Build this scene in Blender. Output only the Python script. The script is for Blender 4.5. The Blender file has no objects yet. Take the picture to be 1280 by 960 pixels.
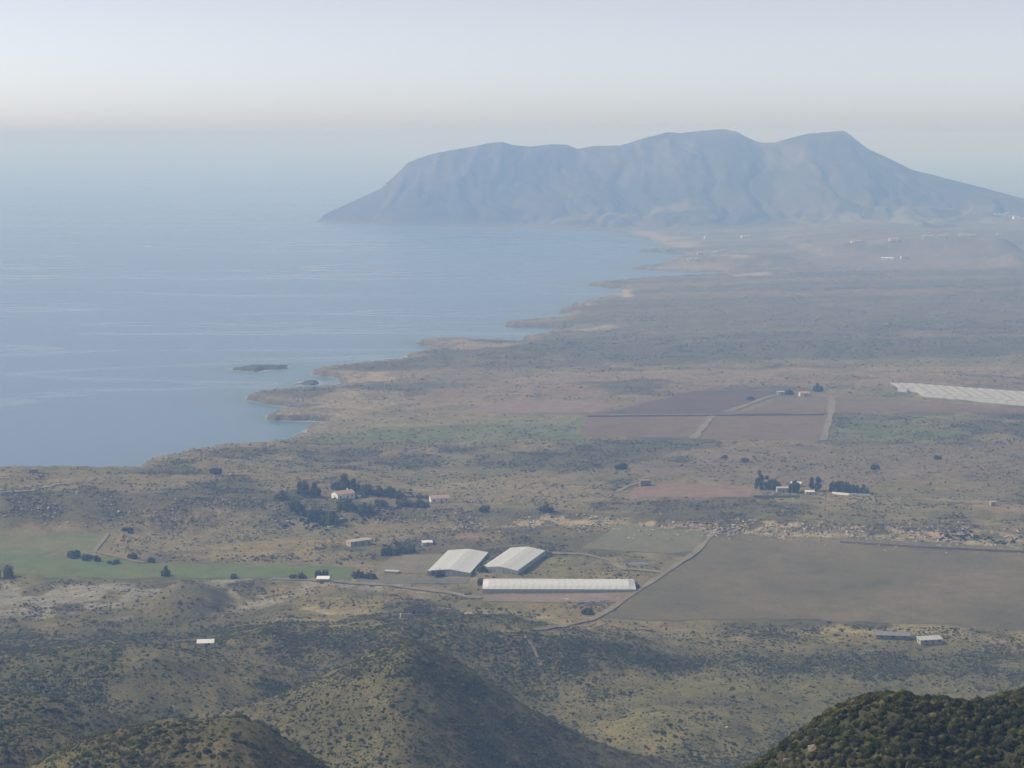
import bpy, bmesh, math, random
import numpy as np
from math import radians, sin, cos, tan, pi

random.seed(7)
RNG = np.random.default_rng(11)
scene = bpy.context.scene
COL = scene.collection

# ------------------------------------------------------------------ camera
FPX, CAMZ, HORIZ = 2200.0, 260.0, 168.0          # focal length in photo pixels, altitude, horizon row
PITCH = math.atan((480 - HORIZ) / FPX)
cam_d = bpy.data.cameras.new('camera'); cam = bpy.data.objects.new('camera', cam_d); COL.objects.link(cam)
cam.location = (0, 0, CAMZ); cam.rotation_euler = (pi/2 - PITCH, 0, 0)
cam_d.sensor_width = 36; cam_d.lens = FPX/1280*36; cam_d.clip_start = 0.5; cam_d.clip_end = 200000
scene.camera = cam

# ------------------------------------------------------------------ sky and sun
SUN_AZ, SUN_EL = radians(-80), radians(42)       # azimuth measured from the view direction (+Y), left is negative
w = bpy.data.worlds.new('World'); scene.world = w; w.use_nodes = True
nt = w.node_tree; bg = nt.nodes['Background']
sky = nt.nodes.new('ShaderNodeTexSky'); sky.sky_type = 'NISHITA'; sky.sun_disc = False
sky.sun_elevation = SUN_EL; sky.sun_rotation = SUN_AZ; sky.altitude = 1500
sky.air_density = 0.4; sky.dust_density = 2.5; sky.ozone_density = 0.0
hs = nt.nodes.new('ShaderNodeHueSaturation'); hs.inputs['Saturation'].default_value = 0.38      # thin even overcast: paler than a clear sky
nt.links.new(sky.outputs[0], hs.inputs['Color']); nt.links.new(hs.outputs[0], bg.inputs[0]); bg.inputs[1].default_value = 0.114
sd = bpy.data.lights.new('sun', 'SUN'); sun = bpy.data.objects.new('sun', sd); COL.objects.link(sun)
sd.energy = 2.75; sd.angle = radians(0.6); sd.color = (1.0, 0.96, 0.90)
from mathutils import Vector
sv = Vector((sin(SUN_AZ)*cos(SUN_EL), cos(SUN_AZ)*cos(SUN_EL), sin(SUN_EL)))
sun.rotation_euler = (-sv).to_track_quat('-Z', 'Y').to_euler(); sun.location = (-300, 300, 600)
HAZE_DENSITY = 3.0e-4
vs = scene.view_settings
vs.view_transform = 'Standard'; vs.look = 'None'; vs.exposure = 0.55; vs.gamma = 1.0; vs.use_curve_mapping = False
cy = scene.cycles
cy.use_denoising = True; cy.max_bounces = 5; cy.diffuse_bounces = 2; cy.glossy_bounces = 2
cy.volume_bounces = 1; cy.transparent_max_bounces = 8; cy.use_adaptive_sampling = True
cy.adaptive_threshold = 0.02

# ------------------------------------------------------------------ small helpers
def tag(o, label=None, cat=None, group=None, kind=None):
    if label: o['label'] = label
    if cat: o['category'] = cat
    if group: o['group'] = group
    if kind: o['kind'] = kind
    return o

def ray(px, py):
    """direction through a photo pixel scaled to one metre along +Y"""
    u = (np.asarray(px, float) - 640)/FPX; v = (480 - np.asarray(py, float))/FPX
    dy = cos(PITCH) + v*sin(PITCH)
    return u/dy, (-sin(PITCH) + v*cos(PITCH))/dy

def ground0(px, py, z=0.0):
    dx, dz = ray(px, py); Y = (z - CAMZ)/dz
    return dx*Y, Y

_perm = RNG.permutation(1024).astype(np.int64)
_val = RNG.random(1024)
def vnoise(x, y, seed=0):
    x = np.asarray(x, float) + seed*17.31; y = np.asarray(y, float) - seed*9.77
    xi = np.floor(x).astype(np.int64); yi = np.floor(y).astype(np.int64)
    fx = x - xi; fy = y - yi
    fx = fx*fx*fx*(fx*(fx*6-15)+10); fy = fy*fy*fy*(fy*(fy*6-15)+10)
    def h(a, b): return _val[_perm[(a + _perm[b & 1023]) & 1023]]
    a = h(xi, yi); b = h(xi+1, yi); c = h(xi, yi+1); d = h(xi+1, yi+1)
    return (a*(1-fx)+b*fx)*(1-fy) + (c*(1-fx)+d*fx)*fy
def fbm(x, y, octv=4, seed=0, gain=0.5):
    s = 0; amp = 1; tot = 0
    for k in range(octv):
        s = s + amp*vnoise(x, y, seed+k*3); tot += amp
        x = x*2.03; y = y*2.03; amp *= gain
    return s/tot                                   # 0..1, mean near 0.5
def sstep(a, b, x):
    t = np.clip((x-a)/(b-a), 0, 1); return t*t*(3-2*t)
def smax(a, b, k):
    h = np.clip(0.5 + 0.5*(b-a)/k, 0, 1)
    return a*(1-h) + b*h + k*h*(1-h)

def poly_sd(P, x, y):
    """signed distance to a closed polygon, positive inside"""
    P = np.asarray(P, float); n = len(P)
    x = np.asarray(x, float); y = np.asarray(y, float)
    d2 = np.full(x.shape, 1e18); ins = np.zeros(x.shape, bool)
    for i in range(n):
        ax, ay = P[i]; bx_, by_ = P[(i+1) % n]
        ex, ey = bx_-ax, by_-ay
        t = np.clip(((x-ax)*ex + (y-ay)*ey)/(ex*ex+ey*ey+1e-9), 0, 1)
        d2 = np.minimum(d2, (x-ax-t*ex)**2 + (y-ay-t*ey)**2)
        if ay != by_:
            c = ((ay > y) != (by_ > y)) & (x < ex*(y-ay)/ey + ax)
            ins ^= c
    d = np.sqrt(d2)
    return np.where(ins, d, -d)

# ------------------------------------------------------------------ the lie of the land (metres, traced coast turned into map points at sea level)
coast_px = [(-700,604),(-300,607),(0,608),(60,608),(120,611),(170,612),(188,600),(215,590),(250,582),(264,574),(290,567),(340,560),(374,551),
 (386,537),(408,531),(414,527),(380,526.5),(345,525.5),(336,521),(340,517.5),(372,515),(392,512.5),(352,508),(330,504),(312,500),(309,496.5),(340,491),
 (395,488),(418,485),(428,478),(424,472),(397,470),(391,467),(404,462),(440,458),(490,453.5),(513,449),(505,445.5),(530,441.5),
 (562,438),(548,435),(524,431.5),(526,428),(560,425),(602,427),(645,429),(662,426),(652,424),(680,419),(708,414),(718,410.5),
 (690,409),(648,409),(630,406),(640,404),(672,402),(704,399),(716,392),(700,389),(730,385),(716,381.5),(748,375),(770,370),(783,364.5),
 (778,361),(750,358),(736,355.5),(760,353),(800,350),(850,346.5),(908,343),(912,341),(870,339.5),(812,337.5),(782,335.5),(810,333),(842,330.5),(854,328.5),
 (838,326),(846,322),(862,319),(840,317),(800,314.5),(824,311.5),(832,308),(818,301),(802,295.5),(786,291),(768,289),(742,287.5),(700,287)]
cw = [tuple(float(q) for q in ground0(*p)) for p in coast_px]
COAST = cw + [(-60, 5400), (400, 5900), (1600, 6000), (4200, 6400), (4200, -600), (-4200, -600), (-4200, 1000)]
ISLETS = [[(288,461.5),(302,459.5),(318,457.5),(342,458),(361,457),(358,460),(338,462.5),(322,465),(306,464)],
          [(371,478.5),(384,476.5),(401,477),(403,480),(389,482),(374,481)]]
ISLETS = [[tuple(float(q) for q in ground0(*p)) for p in I] for I in ISLETS]

class Ridge:
    def __init__(s, prof, Y, kf, kb, r=6.0, soft=4.0, lower=0.0, rough=1.0, rnd=14):
        Y = np.array(Y if hasattr(Y, '__len__') else [Y]*len(prof), float)
        px = np.array([p[0] for p in prof], float); py = np.array([p[1] for p in prof], float)
        dx, dz = ray(px, py)
        x_, z_ = dx*Y, CAMZ + dz*Y - lower
        s.x = np.linspace(x_[0], x_[-1], 400); st = (x_[-1]-x_[0])/400; wd = max(1, int(rnd*np.mean(Y)/FPX/st))
        ker = np.hanning(2*wd+3); ker /= ker.sum()
        sm = lambda a: np.convolve(np.pad(a, wd+1, mode='edge'), ker, 'valid')
        s.z = sm(np.interp(s.x, x_, z_)); s.Y = sm(np.interp(s.x, x_, Y)); s.kf, s.kb, s.r, s.soft, s.rough = kf, kb, r, soft, rough
    def h(s, x, y, wob):
        zc = np.interp(x, s.x, s.z); yc = np.interp(x, s.x, s.Y)
        edge = np.maximum(s.x[0]-x, 0) + np.maximum(x-s.x[-1], 0)
        d = y - yc
        k = np.where(d < 0, s.kf, s.kb)
        return zc - k*(np.sqrt(d*d + s.r*s.r) - s.r) - 0.6*edge + wob*s.rough

# silhouettes read off the photograph; each crest gets its own distance
R_NEAR = Ridge([(860,1010),(905,985),(938,962),(965,944),(985,930),(1010,911),(1045,887),(1075,874),(1100,868),(1130,866),(1165,871),(1200,874),(1225,880),(1250,874),(1280,866),(1400,842),(1700,820)], 238, .55, .75, r=4, soft=3, rough=.35, lower=-.85)
R_LEFT = Ridge([(-160,1000),(20,962),(60,944),(110,919),(150,907),(200,901),(250,897),(295,893),(330,904),(350,921),(370,933),(385,948),(415,965),(470,1000)], 420, .5, .7, r=9, rough=.5, rnd=22)
R_CONE = Ridge([(200,925),(250,908),(300,893),(380,861),(430,843),(470,823),(500,808),(515,804),(540,813),(575,833),(610,854),(650,882),(690,907),(740,936),(800,957),(900,990)], 620, .46, .55, r=16, soft=7, lower=-1.5, rnd=26)
R_DARK = Ridge([(170,836),(210,826),(250,807),(330,789),(420,784),(480,780),(560,783),(640,788),(720,796),(800,808),(860,826)], 780, .36, .2, r=10, soft=7)
R_L5 = Ridge([(-250,800),(-100,815),(0,826),(69,820),(113,815),(189,815),(240,827),(330,850),(400,872)], 690, .4, .3, r=14, soft=9)
R_L6 = Ridge([(-250,838),(-120,850),(0,865),(52,872),(117,887),(165,908)], 560, .5, .5, r=7, soft=6)
R_L7 = Ridge([(-250,880),(-120,888),(0,901),(34,906),(93,920),(130,945)], 500, .5, .6, r=6, soft=5)
R_K8 = Ridge([(590,880),(627,859),(675,848),(720,843),(780,845),(840,851),(950,854),(1056,856),(1280,858),(1500,856)], 752, .28, .3, r=10, soft=6)
R_K9 = Ridge([(690,935),(761,909),(805,895),(840,890),(880,892),(922,897),(953,916),(985,945)], 682, .4, .4, r=8, soft=6)
R_MOUND = Ridge([(150,762),(185,748),(205,735),(225,726),(245,729),(265,737),(285,750),(310,764)], 893, .34, .34, r=8, soft=3, rough=.4)
SC = [(-500,620),(-200,621),(0,621),(100,619),(200,621),(300,624),(400,626),(460,630),(520,637),(600,642),(700,643),(800,645),(900,648),(1000,652),(1100,656),(1280,664),(1600,676)]
R_SCARP = Ridge(SC, [1140,1135,1130,1130,1130,1128,1125,1125,1120,1112,1105,1092,1080,1064,1052,1040,1030], .26, .05, r=3, soft=3, rough=.8)
R_MESA = Ridge([(1030,309),(1080,303),(1118,298),(1180,296),(1240,294),(1262,300),(1275,311),(1290,320)], 3650, .3, .02, r=8, soft=5)
R_BUMP = Ridge([(1225,330),(1248,319),(1258,315.5),(1268,315),(1280,320),(1300,330)], 3330, .35, .3, r=8, soft=4)
R_TONGUE = Ridge([(840,322),(880,320),(920,317),(980,319),(1005,324),(1020,335)], 3480, .25, .1, r=8, soft=4)
R_CLIFF = Ridge([(325,516),(345,510.5),(400,509.5),(440,512),(470,520)], 1618, .9, .3, r=2, soft=2, rough=.3)
RIDGES = [R_LEFT, R_CONE, R_DARK, R_L5, R_L6, R_L7, R_K8, R_K9, R_MOUND, R_SCARP, R_MESA, R_BUMP, R_TONGUE, R_CLIFF]

# cape: crest, foot and flanks
cape_px = [(380,282),(397,276),(405,268),(440,252),(475,236),(495,218),(510,203),(525,197),(545,191),(590,183),(615,178),(628,177),(640,181),(665,183),(690,180),(710,181),(722,186),(745,182),(775,182),(800,174),(835,165),(850,166),(880,163),(905,161),(922,165),(935,172),(950,178),(968,178),(990,172),(1010,167),(1055,163),(1065,170),(1085,186),(1105,195),(1140,212),(1180,222),(1230,235),(1260,243),(1280,248),(1360,262),(1500,272)]
_pp = np.array(cape_px, float)
_cY = np.interp(_pp[:,0], [380,600,900,1060,1280,1500], [5330,5480,5560,5450,5250,5150])
_cdx, _cdz = ray(_pp[:,0], _pp[:,1])
CAPE_X, CAPE_Z, CAPE_Y = _cdx*_cY, CAMZ + _cdz*_cY, _cY
_fp = [380,400,440,480,560,640,730,800,900,1100,1280,1500]
_fy = [5320,5270,5170,5100,5020,4970,4800,4720,4560,4400,4260,4200]
FOOT_X = np.array([ray(a, 282)[0]*b for a, b in zip(_fp, _fy)]); FOOT_Y = np.array(_fy, float)
def cape_h(x, y):
    zc = np.interp(x, CAPE_X, CAPE_Z); yc = np.interp(x, CAPE_X, CAPE_Y); yf = np.interp(x, FOOT_X, FOOT_Y)
    wx = x + 240*(fbm(x/300, y/300, 4, 31)-.5)
    t = (y-yf)/np.maximum(yc-yf, 20)
    right = sstep(-150, 450, x)
    tc = np.clip(t, 0, 1)
    gl = np.interp(tc, [0,.06,.5,.85,1], [0,.08,.50,.88,1]); gr = np.interp(tc, [0,.4,.62,.88,1], [0,.17,.42,.86,1])
    g = gl*(1-right) + gr*right
    z = zc*g
    gul = np.abs(fbm(wx/110, y/520, 5, 40)-.5)*2
    z = z - 40*(1-gul)**3*np.clip(tc*(1-tc)*4, 0, 1)*sstep(20, 130, zc) + 15*np.clip(tc*(1-tc)*4, 0, 1)*sstep(20,130,zc)
    z = z + (fbm(x/80, y/80, 5, 50, .6)-.5)*20*np.clip(1.1-tc, .1, 1)*sstep(0, .25, tc)*sstep(10, 110, zc)
    back = np.interp(x, [CAPE_X[0], CAPE_X[0]+300, 400, 2500], [60, 260, 520, 520])
    t2 = np.clip((y-yc)/back, 0, 3)
    z = np.where(y > yc, np.where(zc > 0, zc*(1-t2**1.3), zc), z)
    z = np.where(t < 0, 8*t*3, z)
    return np.where((x < CAPE_X[0]) , -9, np.maximum(z, -9)) + 0.0

def base_h(x, y):
    s_ = poly_sd(COAST, x, y); h = 4.5 + 22*(1-np.exp(-np.maximum(s_, 0)/480))
    return smax(h, R_SCARP.h(x, y, 0), 3)
def px_poly(pts, z=20):
    a = np.array([p[0] for p in pts], float); b = np.array([p[1] for p in pts], float); zz = np.full(len(a), float(z))
    for _ in range(12):                                  # settle the outline on the plain; hills keep the height given
        x, y = ground0(a, b, zz)
        zz = np.where(b < 770, .5*zz + .5*base_h(x, y), zz)
    x, y = ground0(a, b, zz)
    return [(float(p), float(q)) for p, q in zip(x, y)]

# fields with a clear outline become sheets of their own: (pixels, name, colour key, label)
FIELDS = [
 ('fallow', [(893,670),(960,670),(1040,673),(1160,679),(1330,690),(1330,792),(1180,784),(1000,776),(850,774),(752,772),(800,738),(836,715),(868,694)]),
 ('stubble', [(772,657),(886,665),(868,689),(840,692),(724,686)]),
 ('tan', [(492,693),(558,693),(536,717),(468,718)]),
 ('green', [(-40,668),(134,666),(118,688),(60,692),(-40,694)]),
 ('crop', [(-40,696),(60,694),(118,691),(176,703),(300,706),(452,709),(440,724),(300,722.5),(180,724),(60,722),(-40,712)]),
 ('ploughdark', [(772,512),(866,488),(962,488),(980,491.5),(938,505),(905,516.5),(748,517)]),
 ('plough', [(738,520.5),(889,519.5),(864,547.5),(722,545)]),
 ('plough', [(896,519.5),(1035,518.5),(1027,551),(872,548.5)]),
 ('plough', [(940,511),(992,494.5),(1035,496),(1035,515.5),(912,516.5)]),
 ('plough', [(1043,497),(1128,499),(1200,505),(1330,514),(1330,518),(1200,515),(1043,516)]),
 ('red', [(792,609),(850,604),(946,611),(938,621.5),(786,621.5)]),
 ('redfar', [(584,512),(640,500),(740,500),(768,507),(742,515.5),(560,516)]),
 ('strip', [(604,744),(796,742),(780,752),(604,754)]),
 ('grey', [(450,722),(590,723),(584,730),(440,729)]),
]
FIELDS = [(k, px_poly(p, 8 + 12*(p[0][1] > 600))) for k, p in FIELDS]
POND = px_poly([(783,701),(800,699.5),(813,701),(817,704),(806,706.5),(790,706),(780,704)], 17)

def height(x, y, detail=True):
    """ground height of the plain and the hills (not the cape)"""
    x = np.asarray(x, float); y = np.asarray(y, float)
    s = poly_sd(COAST, x, y)
    jag = (fbm(x/30, y/30, 5, 3, .62)-.5)*26*sstep(500, 1200, y)
    s = s + jag*np.clip(1-np.abs(s)/60, 0, 1)
    land = 4.5 + 22*(1-np.exp(-np.maximum(s, 0)/480))
    land = land + (fbm(x/420, y/150, 3, 5)-.5)*7*sstep(1250, 1900, y)*sstep(20, 200, s)
    flat = np.zeros_like(x)
    for k, P in FIELDS:
        m = (np.abs(x-np.mean([p[0] for p in P])) < 420) & (np.abs(y-np.mean([p[1] for p in P])) < 420)
        if m.any():
            flat[m] = np.maximum(flat[m], sstep(-14, -1, poly_sd(P, x[m], y[m])))
    bump = (fbm(x/55, y/55, 4, 8)-.5)
    land = land + bump*4*(1-flat)*sstep(10, 90, s)
    wob = (fbm(x/38, y/38, 4, 21)-.5)*6 + (np.abs(fbm(x/70+3, y/95, 3, 23)-.5))*-8
    for R in RIDGES:
        land = smax(land, R.h(x, y, wob*np.clip(1-flat, .0, 1)), R.soft)
    d = np.hypot(x, y)
    land = smax(land, 256.5 - .62*d + wob*.6, 8)
    land = smax(land, R_NEAR.h(x, y, wob), R_NEAR.soft)
    fine = (fbm(x/9, y/9, 2, 60)-.5)*.9*(1-flat)
    land = land + fine
    z = np.where(s > 0, land*sstep(-1, 2 + 3*fbm(x/120, y/120, 2, 77), s), np.maximum(-1.2 + .06*s, -14))
    for I in ISLETS:
        m = (np.abs(x-I[0][0]) < 300) & (np.abs(y-I[0][1]) < 400)
        if m.any():
            si = poly_sd(I, x[m], y[m]) + (fbm(x[m]/14, y[m]/9, 4, 5)-.5)*18
            z[m] = np.maximum(z[m], np.where(si > 0, np.minimum(si*.45, 2.6) + .2, -3))
    sp = poly_sd(POND, x, y)
    z = z - 1.1*sstep(-1, 2.5, sp) + .7*sstep(-7, -3, sp)*sstep(1, -1, sp)
    return z, s, flat

def height_all(x, y):
    z, s, f = height(x, y)
    far = np.asarray(y) > 4000
    if far.any():
        z = np.where(far, np.maximum(z, cape_h(np.asarray(x, float), np.asarray(y, float))), z)
    return z

_Ym = np.concatenate([np.arange(150, 1400, 1.5), np.arange(1400, 3000, 5), np.arange(3000, 6200, 9)])
def at(px, py, ymin=150):
    """first ground point the ray through this photo pixel meets"""
    dx, dz = ray(px, py); Y = _Ym[_Ym > ymin]
    z = height_all(dx*Y, Y); r = CAMZ + dz*Y
    i = int(np.argmax(r <= z)); i = max(i, 1)
    a = (r[i-1]-z[i-1]); b = (z[i]-r[i]); t = a/(a+b+1e-9)
    y = Y[i-1] + t*(Y[i]-Y[i-1]); x = float(dx*y)
    return Vector((x, float(y), float(height_all(np.array([x]), np.array([y]))[0])))
def hz(x, y): return float(height_all(np.array([x]), np.array([y]))[0])

# ------------------------------------------------------------------ materials
def new_mat(name):
    m = bpy.data.materials.new(name); m.use_nodes = True
    nt = m.node_tree; b = nt.nodes['Principled BSDF']; return m, nt, b
def ramp(nt, fac, stops):
    r = nt.nodes.new('ShaderNodeValToRGB'); nt.links.new(fac, r.inputs[0])
    e = r.color_ramp.elements
    e[0].position, e[0].color = stops[0][0], (*stops[0][1], 1)
    e[1].position, e[1].color = stops[-1][0], (*stops[-1][1], 1)
    for p, c in stops[1:-1]:
        q = e.new(p); q.color = (*c, 1)
    return r.outputs[0]
def noise(nt, scale, detail=4, rough=.55, vec=None):
    n = nt.nodes.new('ShaderNodeTexNoise'); n.inputs['Scale'].default_value = scale
    n.inputs['Detail'].default_value = detail; n.inputs['Roughness'].default_value = rough
    if vec is not None: nt.links.new(vec, n.inputs['Vector'])
    return n.outputs['Fac']
def mix(nt, a, b, fac, mode='MIX'):
    m = nt.nodes.new('ShaderNodeMix'); m.data_type = 'RGBA'; m.blend_type = mode
    for s, v in ((0, fac), (6, a), (7, b)):
        if isinstance(v, (int, float)): m.inputs[s].default_value = v
        elif isinstance(v, tuple): m.inputs[s].default_value = (*v, 1)
        else: nt.links.new(v, m.inputs[s])
    return m.outputs[2]
def geo_pos(nt): return nt.nodes.new('ShaderNodeNewGeometry').outputs['Position']

def plain_mat(name, col, var=.2, scale=.6, rough=.9, thru=0):
    m, nt, b = new_mat(name)
    tc = nt.nodes.new('ShaderNodeTexCoord').outputs['Object']
    f = noise(nt, scale, 4, .6, tc)
    lo = tuple(c*(1-var) for c in col); hi = tuple(min(c*(1+var), .9) for c in col)
    c = ramp(nt, f, [(.3, lo), (.7, hi)]); nt.links.new(c, b.inputs['Base Color'])
    if thru:                                               # thin plastic sheet: part of the light comes through
        tr = nt.nodes.new('ShaderNodeBsdfTranslucent'); mx = nt.nodes.new('ShaderNodeMixShader'); mx.inputs[0].default_value = thru
        nt.links.new(c, tr.inputs[0]); nt.links.new(b.outputs[0], mx.inputs[1]); nt.links.new(tr.outputs[0], mx.inputs[2])
        nt.links.new(mx.outputs[0], nt.nodes['Material Output'].inputs['Surface'])
    b.inputs['Roughness'].default_value = rough
    b.inputs['Specular IOR Level'].default_value = .2
    return m

def ground_mat(name, attr='cover', speck=.55):
    m, nt, b = new_mat(name)
    a = nt.nodes.new('ShaderNodeAttribute'); a.attribute_name = attr
    p = geo_pos(nt)
    n1 = noise(nt, .9, 3, .7, p); n2 = noise(nt, .16, 5, .65, p); n3 = noise(nt, .02, 4, .6, p)
    c = mix(nt, a.outputs['Color'], ramp(nt, n1, [(.32, (1-speck,)*3), (.5, (1,)*3), (.75, (1.25, 1.22, 1.15))]), 1.0, 'MULTIPLY')
    c = mix(nt, c, ramp(nt, n2, [(.33, (.68, .72, .66)), (.52, (1,)*3), (.72, (1.2, 1.15, 1.05))]), 1.0, 'MULTIPLY')
    c = mix(nt, c, ramp(nt, n3, [(.3, (.86, .9, .84)), (.7, (1.12, 1.08, 1.04))]), 1.0, 'MULTIPLY')
    nt.links.new(c, b.inputs['Base Color'])
    b.inputs['Roughness'].default_value = .95; b.inputs['Specular IOR Level'].default_value = .1
    bp = nt.nodes.new('ShaderNodeBump'); bp.inputs['Strength'].default_value = .6; bp.inputs['Distance'].default_value = .5
    nt.links.new(n1, bp.inputs['Height']); nt.links.new(bp.outputs[0], b.inputs['Normal'])
    return m

def field_mat(name, col, col2, furrow=None, scale=.02, ang=0.0):
    m, nt, b = new_mat(name)
    p = geo_pos(nt)
    n = noise(nt, scale, 6, .62, p); n2 = noise(nt, .5, 3, .6, p); n3 = noise(nt, .09, 5, .7, p)
    c = ramp(nt, n, [(.34, col), (.66, col2)])
    c = mix(nt, c, ramp(nt, n3, [(.3, (.78, .8, .78)), (.5, (1,)*3), (.72, (1.16, 1.13, 1.08))]), 1.0, 'MULTIPLY')
    c = mix(nt, c, ramp(nt, n2, [(.3, (.82,)*3), (.7, (1.12,)*3)]), 1.0, 'MULTIPLY')
    if furrow:
        mp = nt.nodes.new('ShaderNodeMapping'); mp.inputs['Rotation'].default_value = (0, 0, ang)
        nt.links.new(p, mp.inputs[0])
        wv = nt.nodes.new('ShaderNodeTexWave'); wv.inputs['Scale'].default_value = furrow; wv.inputs['Distortion'].default_value = 1.2
        wv.inputs['Detail Scale'].default_value = .3
        nt.links.new(mp.outputs[0], wv.inputs[0])
        c = mix(nt, c, ramp(nt, wv.outputs['Fac'], [(.2, (.8,)*3), (.8, (1.1,)*3)]), 1.0, 'MULTIPLY')
    nt.links.new(c, b.inputs['Base Color'])
    b.inputs['Roughness'].default_value = .95; b.inputs['Specular IOR Level'].default_value = .1
    return m

def leaf_mat(name, lo, hi, top=None, thru=.4):
    m, nt, b = new_mat(name)
    oi = nt.nodes.new('ShaderNodeObjectInfo')
    c = ramp(nt, oi.outputs['Random'], [(0, lo), (.7, hi), (1, top or hi)])
    p = geo_pos(nt)
    f = noise(nt, .05, 3, .6, p)
    c = mix(nt, c, ramp(nt, f, [(.35, (.8, .85, .85)), (.65, (1.2, 1.12, 1.0))]), 1.0, 'MULTIPLY')
    f2 = noise(nt, 5.0, 2, .6, p)
    c = mix(nt, c, ramp(nt, f2, [(.3, (.7,)*3), (.7, (1.25,)*3)]), 1.0, 'MULTIPLY')
    if thru:
        df = nt.nodes.new('ShaderNodeBsdfDiffuse'); tr = nt.nodes.new('ShaderNodeBsdfTranslucent'); mx = nt.nodes.new('ShaderNodeMixShader'); mx.inputs[0].default_value = thru
        nt.links.new(c, df.inputs[0]); nt.links.new(c, tr.inputs[0]); nt.links.new(df.outputs[0], mx.inputs[1]); nt.links.new(tr.outputs[0], mx.inputs[2])
        nt.links.new(mx.outputs[0], nt.nodes['Material Output'].inputs['Surface']); nt.nodes.remove(b)
        return m
    nt.links.new(c, b.inputs['Base Color']); b.inputs['Roughness'].default_value = .85
    b.inputs['Specular IOR Level'].default_value = .15
    return m

M = {}
M['ground'] = ground_mat('scrubland_soil')
M['scrub'] = leaf_mat('scrub_leaves', (.10, .096, .058), (.165, .148, .092), (.23, .20, .13))
M['hillscrub'] = leaf_mat('hill_scrub_leaves', (.095, .108, .046), (.165, .165, .07), (.24, .21, .10))
M['nearscrub'] = leaf_mat('near_scrub_leaves', (.058, .07, .028), (.125, .13, .05), (.21, .185, .085))
M['thicket'] = leaf_mat('thicket_leaves', (.058, .068, .034), (.10, .108, .052))
M['tree'] = leaf_mat('tree_leaves', (.07, .085, .038), (.11, .125, .055))
M['paletree'] = leaf_mat('pale_tree_leaves', (.06, .075, .045), (.08, .095, .055))
M['bark'] = plain_mat('bark', (.09, .07, .05), .3, 3)
M['rock'] = leaf_mat('rock', (.20, .17, .13), (.36, .31, .245), (.46, .41, .34), 0)
M['plastic'] = plain_mat('greenhouse_plastic', (.68, .68, .655), .17, .14, .55, .25)
M['plastic_wall'] = plain_mat('greenhouse_side_net', (.60, .60, .57), .14, .5, .7, .45)
M['plastic_old'] = plain_mat('weathered_greenhouse_plastic', (.50, .49, .43), .14, .2, .6, .25)
M['steel'] = plain_mat('galvanised_steel', (.30, .31, .31), .2, 2, .5)
M['white'] = plain_mat('whitewash', (.80, .78, .73), .06, .8)
M['cream'] = plain_mat('cream_render', (.62, .55, .44), .12, .8)
M['tile'] = plain_mat('clay_tile', (.42, .27, .21), .25, 1.5)
M['stone'] = plain_mat('rubble_stone', (.22, .17, .13), .35, 1.3)
M['palestone'] = plain_mat('pale_stone', (.40, .33, .25), .25, 1.3)
M['concrete'] = plain_mat('concrete', (.42, .41, .38), .15, .7)
M['dark'] = plain_mat('opening_shadow', (.03, .03, .032), .2, 2)
M['sheetroof'] = plain_mat('fibre_cement_roof', (.20, .19, .18), .2, .9)
M['paleroof'] = plain_mat('pale_sheet_roof', (.66, .64, .59), .12, .7)
M['wood'] = plain_mat('weathered_wood', (.20, .15, .10), .3, 3)
M['debris'] = plain_mat('dark_earth', (.10, .085, .075), .35, .8)

# ------------------------------------------------------------------ mesh helpers
def mesh_np(name, V, F, mats, smooth=False):
    """V (n,3), F (m,4) arrays"""
    me = bpy.data.meshes.new(name)
    V = np.ascontiguousarray(V, np.float32); F = np.ascontiguousarray(F, np.int32)
    me.vertices.add(len(V)); me.vertices.foreach_set('co', V.ravel())
    k = F.shape[1]
    me.loops.add(F.size); me.loops.foreach_set('vertex_index', F.ravel())
    me.polygons.add(len(F)); me.polygons.foreach_set('loop_start', np.arange(0, F.size, k, dtype=np.int32))
    me.polygons.foreach_set('loop_total', np.full(len(F), k, np.int32))
    me.update(calc_edges=True); me.validate()
    if smooth: me.shade_smooth()
    for m in mats: me.materials.append(m)
    return me
def add_obj(name, data, parent=None):
    o = bpy.data.objects.new(name, data); COL.objects.link(o)
    if parent is not None: o.parent = parent
    return o
def empty(name, loc, rz=0):
    e = add_obj(name, None); e.location = loc; e.rotation_euler = (0, 0, rz); e.empty_display_size = 1; return e

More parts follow.
